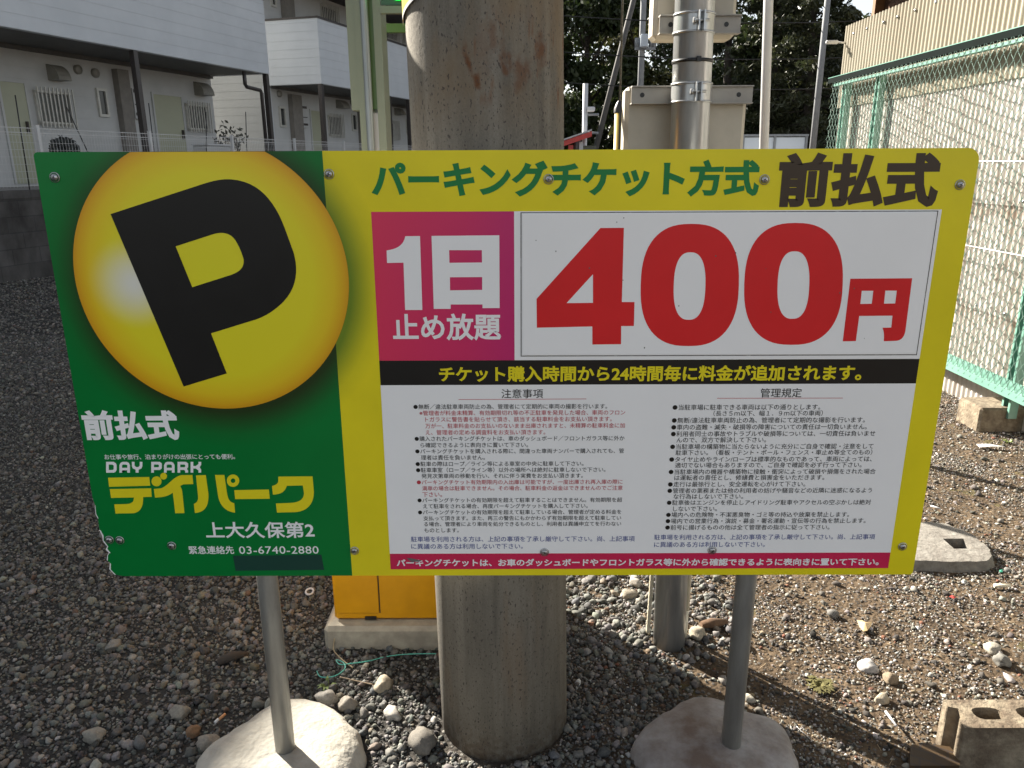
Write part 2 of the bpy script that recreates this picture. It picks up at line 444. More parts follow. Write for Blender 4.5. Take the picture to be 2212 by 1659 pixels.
M['s_brown'] = sign_print('printed_brown_black', (0.055,0.036,0.022)); M['s_patch'] = sign_print('dark_green_patch', (0.012,0.055,0.040), 0.35)
# magenta panel: printed gradient, redder at the edge
def magenta():
    m, t, b = new_mat('printed_magenta'); L = t.links.new
    tc = t.nodes.new('ShaderNodeTexCoord'); sp = t.nodes.new('ShaderNodeSeparateXYZ'); L(tc.outputs['Object'], sp.inputs[0])
    mr = t.nodes.new('ShaderNodeMapRange'); mr.inputs['From Min'].default_value = -0.27; mr.inputs['From Max'].default_value = 0.0; L(sp.outputs[0], mr.inputs['Value'])
    r = ramp_node(t, [(0.0,(0.72,0.032,0.10)),(0.7,(0.62,0.020,0.12)),(1.0,(0.54,0.015,0.14))]); L(mr.outputs[0], r.inputs[0])
    L(r.outputs[0], b.inputs['Base Color']); b.inputs['Roughness'].default_value = 0.3; return m
M['s_magenta'] = magenta()

# circle fitted to the printed ball
cpts = np.array(SP(c1, [(275,760),(1952,870),(1230,1657),(400,345),(640,86),(1440,76),(1820,425),(560,1325),(1760,1380)]))
A = np.c_[2*cpts, np.ones(len(cpts))]; sol = np.linalg.lstsq(A, (cpts**2).sum(1), rcond=None)[0]
BCX, BCZ = sol[0], sol[1]; BR = math.sqrt(sol[2]+BCX**2+BCZ**2)
SPLIT = (S(697, 322)[0] + S(760, 1243)[0])/2
HLX, HLZ = S(*c1(660, 880))
def board_mat():
    m, t, b = new_mat('printed_board'); L = t.links.new
    tc = t.nodes.new('ShaderNodeTexCoord'); P = tc.outputs['Object']
    sp = t.nodes.new('ShaderNodeSeparateXYZ'); L(P, sp.inputs[0]); x, z = sp.outputs[0], sp.outputs[2]
    def dist(cx, cz):
        dx = math_node(t, 'SUBTRACT', x, cx); dz = math_node(t, 'SUBTRACT', z, cz)
        return math_node(t, 'SQRT', math_node(t, 'ADD', math_node(t, 'MULTIPLY', dx, dx), math_node(t, 'MULTIPLY', dz, dz)))
    d = dist(BCX+0.008, BCZ-0.012)
    glow = ramp_node(t, [(0.0,(0,0,0)),(0.2,(0.22,)*3),(0.62,(0.78,)*3),(1.0,(1,1,1))])
    mr = t.nodes.new('ShaderNodeMapRange'); mr.inputs['From Min'].default_value = BR-0.004; mr.inputs['From Max'].default_value = BR+0.075; L(d, mr.inputs['Value'])
    L(mr.outputs[0], glow.inputs[0])
    g = mixc(t, (0.022,0.045,0.012), GREEN, glow.outputs[0])
    # paler green towards the top left corner of the green field
    ds = dist(S(330,345)[0], S(330,345)[1])
    corner_pale = t.nodes.new('ShaderNodeMapRange'); corner_pale.inputs['From Min'].default_value = 0.15; corner_pale.inputs['From Max'].default_value = 0.0; L(ds, corner_pale.inputs['Value'])
    g = mixc(t, g, (0.06,0.22,0.07), math_node(t, 'MULTIPLY', math_node(t, 'MULTIPLY', corner_pale.outputs[0], 0.6), glow.outputs[0]))
    y = mixc(t, (0.16,0.24,0.02), YELLOW, glow.outputs[0])
    col = mixc(t, g, y, math_node(t, 'GREATER_THAN', x, SPLIT))
    n = noise_node(t, P, 4, 5); r = ramp_node(t, [(0.3,(0.9,)*3),(0.7,(1.05,)*3)]); L(n, r.inputs[0])
    mx = t.nodes.new('ShaderNodeMix'); mx.data_type = 'RGBA'; mx.blend_type = 'MULTIPLY'; mx.inputs[0].default_value = 1
    L(col, mx.inputs[6]); L(r.outputs[0], mx.inputs[7]); L(mx.outputs[2], b.inputs['Base Color'])
    b.inputs['Roughness'].default_value = 0.28; b.inputs['Specular IOR Level'].default_value = 0.28
    # dented lower left corner
    dc = dist(S(235,1120)[0], S(235,1120)[1])
    dm = t.nodes.new('ShaderNodeMapRange'); dm.inputs['From Min'].default_value = 0.17; dm.inputs['From Max'].default_value = 0.02; L(dc, dm.inputs['Value'])
    bp = t.nodes.new('ShaderNodeBump'); bp.inputs['Strength'].default_value = 0.5; bp.inputs['Distance'].default_value = 0.012
    L(math_node(t, 'MULTIPLY', noise_node(t, P, 9, 2, stretch=(1.6,1,0.5)), dm.outputs[0]), bp.inputs['Height']); L(bp.outputs[0], b.inputs['Normal'])
    return m
def ball_mat():
    m, t, b = new_mat('printed_ball'); L = t.links.new
    tc = t.nodes.new('ShaderNodeTexCoord'); sp = t.nodes.new('ShaderNodeSeparateXYZ'); L(tc.outputs['Object'], sp.inputs[0]); x, z = sp.outputs[0], sp.outputs[2]
    def dist(cx, cz):
        dx = math_node(t, 'SUBTRACT', x, cx); dz = math_node(t, 'SUBTRACT', z, cz)
        return math_node(t, 'SQRT', math_node(t, 'ADD', math_node(t, 'MULTIPLY', dx, dx), math_node(t, 'MULTIPLY', dz, dz)))
    d1 = math_node(t, 'DIVIDE', dist(BCX, BCZ), BR)
    r1 = ramp_node(t, [(0.0,(0.76,0.71,0.02)),(0.74,(0.78,0.68,0.018)),(0.89,(0.78,0.55,0.014)),(0.97,(0.72,0.39,0.008)),(1.0,(0.66,0.31,0.006))]); L(d1, r1.inputs[0])
    d2 = dist(HLX, HLZ)
    hm = t.nodes.new('ShaderNodeMapRange'); hm.interpolation_type = 'SMOOTHSTEP'; hm.inputs['From Min'].default_value = 0.098; hm.inputs['From Max'].default_value = 0.0; L(d2, hm.inputs['Value'])
    L(mixc(t, r1.outputs[0], (0.76,0.75,0.66), hm.outputs[0]), b.inputs['Base Color']); b.inputs['Roughness'].default_value = 0.28
    return m

# outline with rounded corners and a chipped lower left edge
def rounded(cx, cz, r, a0, a1, n=6): return [(cx+r*math.cos(a0+(a1-a0)*i/n), cz+r*math.sin(a0+(a1-a0)*i/n)) for i in range(n+1)]
chip = [(-0.862,0.5475),(-0.880,0.552),(-0.8895,0.566),(-0.886,0.580),(-0.8915,0.588),(-0.889,0.600),(-0.884,0.606),(-0.890,0.614),(-0.8855,0.622),(-0.893,0.634),(-0.8925,0.648),(-0.897,0.662),(-0.896,0.69),(-0.899,0.70),(-0.8975,0.72),(-0.9,0.74),(-0.9,0.80)]
outline = list(reversed(chip)) + rounded(XR-0.006, ZB+0.006, 0.006, -math.pi/2, 0, 3) + rounded(XR-0.024, ZT-0.024, 0.024, 0, math.pi/2) + rounded(XL+0.008, ZT-0.008, 0.008, math.pi/2, math.pi, 3)
T_BOARD = 0.004
board = MB().plate([outline], YF, YF+T_BOARD, 0, 1).build('panel', [board_mat(), mat('board_core', (0.62,0.62,0.60), (0.45,0.45,0.43), rough=0.6)], SIGN)
# raised white flakes where the sheet is torn
fl = MB()
for (a, b2, w_) in [(1,3,0.0035),(4,6,0.004),(6,9,0.0045),(9,11,0.003),(12,14,0.002)]:
    pts = chip[a:b2+1]
    inner = [(p[0]+w_*random.uniform(0.3,0.95), p[1]+random.uniform(-0.002,0.002)) for p in reversed(pts)]
    fl = MB().plate([pts+inner], YF-0.0012, YF-0.0002, 0)
    fl.build('torn_edge', M['s_white'], board, 'white torn sheet edge at the chipped corner')

L1, L2, L3 = YF-0.0004, YF-0.0008, YF-0.0012
TXT = {}
def text_geo(body, bold=0.0, spacing=1.0):
    c = bpy.data.curves.new('t', 'FONT'); c.body = body; c.size = 1; c.offset = bold; c.space_character = spacing; c.resolution_u = 3
    o = bpy.data.objects.new('t', c); COL.objects.link(o)
    dg = bpy.context.evaluated_depsgraph_get(); dg.update()
    me = bpy.data.meshes.new_from_object(o.evaluated_get(dg))
    V = np.array([v.co[:2] for v in me.vertices]); Fs = [tuple(p.vertices) for p in me.polygons]
    bpy.data.objects.remove(o); bpy.data.curves.remove(c); bpy.data.meshes.remove(me)
    return V, Fs
def outline(V, Fs, w):
    """ink spread: a ring of width w outside every contour of the glyphs"""
    cnt = {}
    for f in Fs:
        n = len(f)
        for i in range(n):
            a, b = f[i], f[(i+1) % n]; k = (min(a,b), max(a,b)); cnt.setdefault(k, []).append((a, b))
    nxt = {}; nrm = {}
    for k, l in cnt.items():
        if len(l) != 1: continue
        a, b = l[0]; d = V[b]-V[a]; L_ = math.hypot(*d)
        if L_ < 1e-9: continue
        nn = np.array([d[1], -d[0]])/L_
        nxt[a] = b; nrm.setdefault(a, []).append(nn); nrm.setdefault(b, []).append(nn)
    off = {}; inn = {}
    for v, l in nrm.items():
        m_ = sum(l); L_ = math.hypot(*m_)
        if L_ < 1e-6: off[v] = inn[v] = V[v]; continue
        m_ = m_/L_; c_ = max(0.45, float(m_@l[0])); off[v] = V[v] + m_*(w/c_); inn[v] = V[v] - m_*0.010
    loops = []; seen = set()
    for st in list(nxt):
        if st in seen: continue
        lp = []; v = st
        while v in nxt and v not in seen: seen.add(v); lp.append(v); v = nxt[v]
        if v == st and len(lp) > 2: loops.append(lp)
    return loops, off, inn
def put(mb, V, Fs, y, mi, W, bold):
    mb.add([(v[0], y, v[1]) for v in W(V)], Fs, mi)
    if bold > 0:
        loops, off, inn = outline(V, Fs, bold)
        for li, lp in enumerate(loops):
            n = len(lp); yy = y - 0.00006*(1 + li % 5)
            a = W(np.array([inn[i] for i in lp])); b = W(np.array([off[i] for i in lp]))
            mb.add([(p[0], yy, p[1]) for p in a]+[(p[0], yy, p[1]) for p in b], [((i+1) % n, i, n+i, n+(i+1) % n) for i in range(n)], mi)
def text_box(mb, body, cr0, p0, cr1, p1, y, mi, bold=0.0, spacing=1.0):
    """fit to the box from p0 (left top) to p1 (right bottom)"""
    V, Fs = text_geo(body, 0.0, spacing)
    lo, hi = V.min(0)-bold, V.max(0)+bold
    a = cr0(*p0); b = cr1(*p1); ym = (a[1]+b[1])/2; xm = (a[0]+b[0])/2
    xl = S(a[0], ym)[0]; xr = S(b[0], ym)[0]; zt = S(xm, a[1])[1]; zb = S(xm, b[1])[1]
    W = lambda v: (v-lo)/(hi-lo)*np.array([xr-xl, zt-zb]) + np.array([xl, zb])
    put(mb, V, Fs, y, mi, W, bold)
def text_line(mb, body, cr, xl, xr, yc, y, mi, bold=0.0, cr2=None, ys=1.0):
    V, Fs = text_geo(body)
    lo, hi = V.min(0)-bold, V.max(0)+bold
    a = cr(xl, yc); b = (cr2 or cr)(xr, yc)
    xl_ = S(*a)[0]; xr_ = S(*b)[0]; zc = S((a[0]+b[0])/2, (a[1]+b[1])/2)[1]
    k = (xr_-xl_)/(hi[0]-lo[0])
    W = lambda v: np.stack([(v[:,0]-lo[0])*k + xl_, (v[:,1]-0.38)*k*ys + zc], 1)
    put(mb, V, Fs, y, mi, W, bold)
def poly(mb, cr, loops, y, mi): mb.plate([SP(cr, lp) for lp in loops], y, None, mi)
def circ(px, py, r, n=20): return [(px+r*math.cos(2*math.pi*i/n), py+r*math.sin(2*math.pi*i/n)) for i in range(n)]

# --- the ball with its P
bl = MB()
ang = [2*math.pi*i/128 for i in range(128)]
ring = []
for a_ in ang:
    ring.append((BCX+BR*math.cos(a_), min(BCZ+BR*math.sin(a_), ZT-0.0006)))
cl = [ring[0]]
for p in ring[1:]:
    if (p[0]-cl[-1][0])**2+(p[1]-cl[-1][1])**2 > 1e-10: cl.append(p)
bl.plate([cl], L1, None, 0)
P_OUT = path((517,462),(1060,285),('c',(1130,262),(1180,250),(1240,252)),('c',(1390,262),(1470,350),(1530,460)),('c',(1565,530),(1590,610),(1620,690)),('c',(1650,790),(1645,900),(1560,990)),('c',(1500,1050),(1440,1085),(1370,1105)),(1123,1181),(1218,1423),(958,1502))
P_IN = path((910,657),(1130,585),('c',(1190,565),(1240,575),(1270,620)),('c',(1295,660),(1310,700),(1320,735)),('c',(1325,790),(1290,812),(1240,830)),(1010,903))
poly(bl, c1, [P_OUT, P_IN], L2, 1)
bl.build('ball_emblem', [ball_mat(), M['s_black']], board)
# --- green side lettering
gl = MB()
text_box(gl, '前払式', c2, (58,168), c2, (762,388), L1, 0, 0.040)
text_box(gl, 'お仕事や旅行、泊まりがけの出張にとっても便利。', c2, (217,491), c2, (1180,530), L1, 0, 0.012)
text_box(gl, '上大久保第2', c2, (962,990), c2, (1765,1110), L1, 0, 0.02)
text_box(gl, '緊急連絡先', c2, (840,1168), c2, (1172,1228), L1, 0, 0.014)
text_box(gl, '03-6740-2880', c2, (1210,1170), c2, (1797,1226), L1, 0, 0.006, 1.05)
# blocky latin word mark
def latin(mb, x0, cellw, letter):
    T, B_, th = 548, 628, 20
    def q(pts): poly(mb, c2, [[(x0+px*cellw, T+(B_-T)*py + (0.0)*px) for px, py in pts]], L1, 0)
    t = th/cellw; h = th/(B_-T)
    if letter == 'D': poly(mb, c2, [[(x0+px*cellw, T+(B_-T)*py) for px, py in [(0,0),(.7,0),(.92,.12),(1,.3),(1,.75),(.9,.92),(.72,1),(0,1)]], [(x0+px*cellw, T+(B_-T)*py) for px, py in [(t,h),(.6,h),(.72,.35),(.72,.7),(.6,1-h),(t,1-h)]]], L1, 0)
    if letter == 'A': q([(0,1),(0,.3),(.12,.08),(.3,0),(.7,0),(.88,.08),(1,.3),(1,1),(1-t,1),(1-t,.78),(t,.78),(t,.55),(1-t,.55),(1-t,.3),(.62,h),(.38,h),(t,.3),(t,1)])
    if letter == 'Y': q([(0,0),(t,0),(t,.35),(.4,.48),(.6,.48),(1-t,.35),(1-t,0),(1,0),(1,.4),(.9,.62),(.64,.72),(.64,1),(.36,1),(.36,.72),(.1,.62),(0,.4)])
    if letter == 'P': poly(mb, c2, [[(x0+px*cellw, T+(B_-T)*py) for px, py in [(0,0),(.8,0),(1,.15),(1,.6),(.8,.75),(t,.75),(t,1),(0,1)]], [(x0+px*cellw, T+(B_-T)*py) for px, py in [(t,h),(.66,h),(.72,.3),(.72,.45),(.66,.75-h),(t,.75-h)]]], L1, 0)
    if letter == 'R': poly(mb, c2, [[(x0+px*cellw, T+(B_-T)*py) for px, py in [(0,0),(.8,0),(1,.15),(1,.5),(.88,.66),(1,.8),(1,1),(.72,1),(.72,.85),(.62,.75),(t,.75),(t,1),(0,1)]], [(x0+px*cellw, T+(B_-T)*py) for px, py in [(t,h),(.66,h),(.72,.3),(.72,.42),(.66,.5),(t,.5)]]], L1, 0)
    if letter == 'K': q([(0,0),(t,0),(t,.38),(.5,.38),(1-t,.2),(1-t,0),(1,0),(1,.28),(.86,.5),(1,.72),(1,1),(1-t,1),(1-t,.8),(.5,.62),(t,.62),(t,1),(0,1)])
for x0, ch in ((230,'D'),(328,'A'),(420,'Y'),(563,'P'),(657,'A'),(757,'R'),(853,'K')): latin(gl, x0, 78, ch)
# katakana word mark
for lps in [
    [path((245,665),(548,660),(556,724),(252,732))],
    [path((257,749),(562,743),(567,806),(503,808),('c',(505,860),(495,918),(430,927)),(300,929),(290,862),(385,859),('c',(425,855),(436,838),(435,811)),(267,814))],
    [circ(602,692,37)], [circ(654,654,25)],
    [path((582,748),(635,743),('c',(690,725),(720,660),(785,646)),(866,645),(873,712),(800,714),(776,726),('c',(788,745),(792,760),(794,790)),(808,926),(740,927),(722,775),('c',(690,800),(660,808),(591,812)))],
    [path((893,648),(965,645),(984,780),('c',(990,880),(955,920),(885,925)),(877,858),('c',(900,850),(912,830),(908,800)))],
    [path((1033,645),(1102,645),(1120,770),('c',(1128,825),(1140,845),(1175,853)),(1181,923),('c',(1110,915),(1068,870),(1056,800)))],
    [circ(1166,687,46), circ(1166,687,17)],
    [path((1175,757),(1430,752),(1437,820),(1182,823))],
    [path((1500,657),(1752,655),(1762,770),('c',(1762,860),(1710,915),(1620,919)),(1490,922),(1482,855),(1590,851),('c',(1670,848),(1694,810),(1688,770)),(1680,722),(1562,725),('c',(1550,770),(1515,788),(1460,790)),(1453,725),('c',(1480,722),(1500,705),(1500,690)))],
]: poly(gl, c2, lps, L1, 1)
poly(gl, c2, [[(1165,1240),(1818,1233),(1838,1345),(1185,1352)]], L1, 2)
gl.build('operator_lettering', [M['s_white'], M['s_yellow'], M['s_patch']], board)
# --- headline
hl = MB()
text_box(hl, 'パーキングチケット方式', c3, (137,146), c4, (692,374), L1, 0, 0.040)
text_box(hl, '前払式', c4, (810,97), c4, (1830,440), L1, 1, 0.046)
hl.build('headline_lettering', [M['s_green'], M['s_brown']], board)
# --- right block
bx0 = (S(*c3(133,467))[0] + S(*cA(124,1500))[0])/2
bx1 = (S(*c4(1848,470))[0] + S(*cB(2022,1480))[0])/2
zt_ = (S(*c3(600,463))[1] + S(*c4(1500,462))[1])/2
zk0 = (S(*c3(700,1408))[1] + S(*c4(1000,1402))[1])/2
zk1 = (S(*c3(700,1564))[1] + S(*c4(1000,1557))[1])/2
zr0 = (S(*cA(1000,1441))[1] + S(*cB(1000,1425))[1])/2
zr1 = (S(*cA(1000,1566))[1] + S(*cB(1000,1551))[1])/2
xm = (S(*c3(1037,462))[0]+S(*c3(1041,1405))[0])/2
def rect(mb, x0, x1, z0, z1, y, mi, y1=None): mb.plate([[(x0,z0),(x1,z0),(x1,z1),(x0,z1)]], y, y1, mi)
pp = MB(); rect(pp, bx0, xm, zk0, zt_, L1, 0)
poly(pp, c3, [path((350,624),(443,623),(458,1090),(349,1090),(339,791),(235,793),(232,714),('c',(285,706),(338,690),(350,624)))], L2, 1)
poly(pp, c3, [[(516,622),(944,618),(946,1078),(838,1078),(838,1055),(637,1055),(637,1083),(530,1083)],[(627,712),(834,712),(835,790),(629,792)],[(632,883),(836,882),(836,963),(633,966)]], L2, 1)
text_box(pp, '止め放題', c3, (270,1113), c3, (953,1281), L2, 1, 0.024)
pp.build('period_panel', [M['s_magenta'], M['s_white']], board)
nb = MB(); rect(nb, bx0, bx1, zk0-0.0001, zk1, L1, 0)
text_box(nb, 'チケット購入時間から24時間毎に料金が追加されます。', c3, (563,1441), c4, (1338,1540), L2, 1, 0.030)
nb.build('black_strip', [M['s_black'], M['s_yellow']], board)
rs = MB(); rect(rs, bx0, bx1, zr1, zr0, L1, 0)
text_box(rs, 'パーキングチケットは、お車のダッシュボードやフロントガラス等に外から確認できるように表向きに置いて下さい。', cA, (175,1476), cB, (1942,1535), L2, 1, 0.03)
poly(rs, cA, [[(255,1470),(300,1474),(340,1483),(375,1492),(352,1502),(320,1500),(300,1506),(278,1492)]], L3, 2)
rs.build('red_strip', [M['s_pink'], M['s_white'], mat('scuff', (0.16,0.14,0.13), rough=0.6)], board)
nt_ = MB(); rect(nt_, bx0, bx1, zr0, zk1, L1, 0)
text_box(nt_, '注意事項', cA, (1018,112), cA, (1353,186), L2, 1, 0.004)
text_box(nt_, '管理規定', cB, (990,106), cB, (1321,180), L2, 1, 0.004)
poly(nt_, cA, [[(673,195),(1700,190),(1700,194),(673,199)]], L2, 2); poly(nt_, cB, [[(640,185),(1652,183),(1652,187),(640,189)]], L2, 2)
B, RD, BL_ = 1, 2, 3
left_lines = [('●無断／違法駐車車両防止の為、管理者にて定期的に車両の撮影を行います。',310,1868,253,B),
('※管理者が料金未精算、有効期限切れ等の不正駐車を発見した場合、車両のフロン',358,2013,303,RD),('トガラスに警告書を貼らせて頂き、該当する駐車料金をお支払い頂きます。',405,1905,355,RD),
('万が一、駐車料金のお支払いのないまま出庫されますと、未精算の駐車料金に加',405,2010,407,RD),('え、管理者の定める調査料をお支払い頂きます。',408,1370,460,RD),
('●購入されたパーキングチケットは、車のダッシュボード／フロントガラス等に外か',320,2008,510,B),('ら確認できるように表向きに置いて下さい。',367,1232,562,B),
('●パーキングチケットを購入される際に、間違った車両ナンバーで購入されても、管',325,2003,611,B),('理者は責任を負いません。',370,885,663,B),
('●駐車の際はロープ／ライン等による車室の中央に駐車して下さい。',328,1678,713,B),('●駐車車室（ロープ／ライン等）以外の場所へは絶対に駐車しないで下さい。',331,1855,762,B),
('発見次第車両の移動を行い、それに伴う実費をお支払い頂きます。',375,1672,810,B),
('●パーキングチケット有効期限内の入出庫は可能ですが、一度出庫され再入庫の際に',337,1992,860,RD),('満車の場合は駐車できません。その場合、駐車料金の返金はできませんのでご注意',380,1992,909,RD),('下さい。',382,540,960,RD),
('●パーキングチケットの有効期限を超えて駐車することはできません。有効期限を超',343,1988,1005,B),('えて駐車をされる場合、再度パーキングチケットを購入して下さい。',388,1712,1053,B),
('●パーキングチケットの有効期限を超えて駐車している場合、管理者が定める料金を',347,1982,1102,B),('支払って頂きます。また、再三の警告にもかかわらず有効期限を超えて駐車してい',390,1980,1150,B),
('る場合、管理者により車両を処分できるものとし、利用者は異議申立てを行わない',395,1980,1197,B),('ものとします。',397,675,1248,B),
('駐車場を利用される方は、上記の事項を了承し厳守して下さい。尚、上記事項',290,2090,1318,BL_),('に異議のある方は利用しないで下さい。',293,1190,1377,BL_)]
right_lines = [('●当駐車場に駐車できる車両は以下の通りとします。',283,1470,258,B),('（長さ５ｍ以下、幅１．９ｍ以下の車両）',612,1490,307,B),
('●無断/違法駐車車両防止の為、管理者にて定期的な撮影を行います。',277,1830,362,B),('●車内の盗難・滅失・破損等の障害についての責任は一切負いません。',273,1845,417,B),
('●利用者同士の事故やトラブルや破損等については、一切責任は負いませ',270,1912,471,B),('んので、双方で解決して下さい。',315,1035,521,B),
('●当駐車場の構築物に当たらないように充分にご自身で確認・注意をして',264,1897,574,B),('駐車下さい。（看板・テント・ポール・フェンス・車止め等全てのもの）',308,1888,622,B),
('●タイヤ止めやライン/ロープは標準的なものであって、車両によっては、',257,1885,676,B),('適切でない場合もありますので、ご自身で確認を必ず行って下さい。',303,1803,723,B),
('●当駐車場内の機器や構築物に接触・衝突によって破損や損傷をされた場合',252,1915,776,B),('は運転者の責任とし、修繕費と損害金をいただきます。',297,1503,824,B),
('●走行は最徐行とし、安全運転を心がけて下さい。',246,1350,877,B),('●管理者の業務または他の利用者の妨げや騒音などの近隣に迷惑になるよう',242,1885,928,B),
('な行為はしないで下さい。',290,850,976,B),('●駐車後はエンジンを停止しアイドリング駐車やアクセルの空ぶかしは絶対',237,1877,1024,B),
('しないで下さい。',287,640,1075,B),('●場内への危険物・不潔悪臭物・ゴミ等の持込や放棄を禁止します。',231,1703,1122,B),
('●場内での営業行為・演説・募金・署名運動・宣伝等の行為を禁止します。',227,1835,1172,B),('●前号に揚げるものの他は全て管理者の指示に従って下さい。',224,1545,1224,B),
('駐車場を利用される方は、上記の事項を了承し厳守して下さい。尚、上記事項',135,1910,1302,BL_),('に異議のある方は利用しないで下さい。',135,1025,1362,BL_)]
for tx, a_, b_, y_, mi in left_lines: text_line(nt_, tx, cA, a_, b_, y_, L2, mi, 0.004)
for tx, a_, b_, y_, mi in right_lines: text_line(nt_, tx, cB, a_, b_, y_, L2, mi, 0.002)
nt_.build('notice_panel', [M['s_white'], M['s_black'], M['s_textred'], M['s_blue']], board)
# --- price plate in its holder
hd = MB(); rect(hd, xm, bx1, zk0, zt_, L1, 0)
px0 = (S(*c3(1080,470))[0]+S(*c3(1078,1380))[0])/2; px1 = (S(*c4(1815,475))[0]+S(*c4(1692,1370))[0])/2
pz1 = (S(*c3(1500,459))[1]+S(*c4(1000,460))[1])/2; pz0 = (S(*c3(1500,1386))[1]+S(*c4(1000,1374))[1])/2
pz1 = min(pz1, zt_-0.002)
gw = 0.0016
for (a0, a1, b0, b1) in [(px0, px0+gw, pz0, pz1), (px1-gw, px1, pz0, pz1), (px0, px1, pz1-gw, pz1), (px0, px1, pz0, pz0+gw)]:
    rect(hd, a0, a1, b0, b1, L2, 1)
hd.build('plate_holder', [M['s_white'], mat('grime_line', (0.07,0.065,0.06), (0.5,0.5,0.5), rough=0.7, scale=60, lo=0.55, hi=0.75)], board)
pl_ = MB(); e = 0.0035
pl_.plate([[(px0+e,pz0+e),(px1-e,pz0+e),(px1-e,pz1-e),(px0+e,pz1-e)]], YF-0.0035, YF-0.0006, 0)
YP = YF-0.0038
poly(pl_, c3, [[(1582,571),(1730,570),(1717,1038),(1797,1038),(1793,1189),(1713,1190),(1712,1304),(1531,1306),(1531,1192),(1181,1200),(1179,1018)],[(1535,862),(1535,1043),(1368,1045)]], YP, 1)
def zero(cr, l, r, t_, b_, il, ir, it, ib, skew):
    def sup(cx, cy, rx, ry, e_=2.5, n=64):
        out = []
        for i in range(n):
            a_ = 2*math.pi*i/n; c_, s_ = math.cos(a_), math.sin(a_)
            yy = ry*math.copysign(abs(s_)**(2/e_), s_)
            out.append((cx + rx*math.copysign(abs(c_)**(2/e_), c_) - skew*yy, cy+yy))
        return out
    poly(pl_, cr, [sup((l+r)/2, (t_+b_)/2, (r-l)/2, (b_-t_)/2), sup((il+ir)/2, (it+ib)/2, (ir-il)/2, (ib-it)/2)], YP, 1)
off34 = (2600-1400)*1.58
def c34(x, y): return c4(x-off34, y)
zero(c34, 1836, 2455, 545, 1316, 2044, 2244, 724, 1150, 0.028)
zero(c4, 593, 1214, 539, 1308, 803, 1003, 718, 1144, 0.035)
poly(pl_, c4, [path((1262,891),(1652,888),(1610,1215),('c',(1602,1265),(1580,1282),(1545,1283)),(1473,1285),('c',(1476,1245),(1474,1220),(1464,1200)),(1520,1199),(1528,1124),(1318,1126),(1297,1284),(1214,1286)),
    [(1334,967),(1407,967),(1397,1049),(1325,1050)], [(1483,966),(1555,966),(1545,1047),(1474,1048)]], YP, 1)
rngs = random.Random(3)
for _ in range(16):
    a_, b_ = rngs.uniform(px0+.02, px1-.02), rngs.uniform(pz0+.01, pz1-.01); r_ = rngs.uniform(0.0006, 0.0014)
    pl_.plate([[(a_+r_*math.cos(k), b_+r_*1.6*math.sin(k)) for k in (0,1.2,2.5,3.8,5.1)]], YP-0.0002, None, 2)
pl_.build('price_plate', [M['s_white'], M['s_red'], mat('speck', (0.12,0.11,0.10))], board)
# --- screws
screws = [S(119,383), S(711,376), S(1185,387), S(1651,388), S(2073,399), S(766,1189), S(1176,1192), S(1538,1188), S(1949,1180), S(*c2(255,1122)), S(*c2(332,1125)), S(*c2(715,1165))]
for (x, z) in screws:
    sm = MB(); r0 = 0.0068
    sm.lathe([(0.0098,-0.0002),(0.0098,0.0012),(0.0085,0.0014)], (x, YF-0.0010, z), 16, 0, (0,-1,0))
    sm.lathe([(r0,0.0014),(r0*0.95,0.003),(r0*0.7,0.0044),(r0*0.3,0.0050),(0.0001,0.0051)], (x, YF-0.0010, z), 16, 0, (0,-1,0))
    for rot in (0.4, 0.4+math.pi/2):
        Mx = Matrix.Translation((x, YF-0.0061, z)) @ Matrix.Rotation(rot, 4, 'Y')
        sm.box((-0.0035,-0.0002,-0.0006), (0.0035,0.0005,0.0006), 1, Mx)
    sm.build('screw', [M['screw'], M['black']], SIGN)
# --- posts, brackets and lumps of concrete
for xp in (-0.551, 0.541):
    MB().tube([(xp, 0.031, 0.0), (xp, 0.031, ZT-0.02)], 0.0235, 20).build('sign_post', M['post'], SIGN)
    for z in (0.75, 1.25):
        br = MB(); br.box((xp-0.045, YF+0.0042, z-0.02), (xp+0.045, YF+0.0075, z+0.02)); br.tube([(xp-0.03,0.031,z),(xp-0.03,0.056,z),(xp,0.060,z),(xp+0.03,0.056,z),(xp+0.03,0.031,z)], 0.004, 6)
        br.build('bracket', M['galv'], SIGN)
def lump(cx, cy, rad, h, seed, name, m, parent):
    mb = MB(); n = 56; rings = [(0.0,1.0),(0.12,1.0),(0.3,0.99),(0.55,0.95),(0.72,0.86),(0.84,0.72),(0.92,0.52),(0.97,0.3),(1.0,0.0),(1.02,-0.3)]
    vs = []; fs = []
    for ri, (rr, hh) in enumerate(rings):
        for k in range(n):
            a = 2*math.pi*k/n
            wob = 1 + 0.16*noise.noise(Vector((math.cos(a)*1.3+seed, math.sin(a)*1.3, seed))) + 0.05*noise.noise(Vector((math.cos(a)*4+seed, math.sin(a)*4, 2)))
            x = cx + rad*rr*wob*math.cos(a); y = cy + rad*rr*wob*math.sin(a)
            z = h*hh + 0.008*noise.noise(Vector((x*9, y*9, seed)))*(1 if hh > 0.2 else 0) + 0.003*noise.noise(Vector((x*40, y*40, seed)))
            vs.append((x, y, z))
    for i in range(len(rings)-1):
        for k in range(n):
            k2 = (k+1) % n; fs.append((i*n+k2, i*n+k, (i+1)*n+k, (i+1)*n+k2) if False else (i*n+k, (i+1)*n+k, (i+1)*n+k2, i*n+k2))
    mb.add(vs, fs, 0, True)
    return mb.build(name, m, parent)
M['footing'] = mat('pale_concrete', (0.381,0.360,0.309), (0.245,0.228,0.190), rough=0.9, scale=11, detail=7, bump=0.7, bscale=45, bdist=0.008, lo=0.42, hi=0.72)
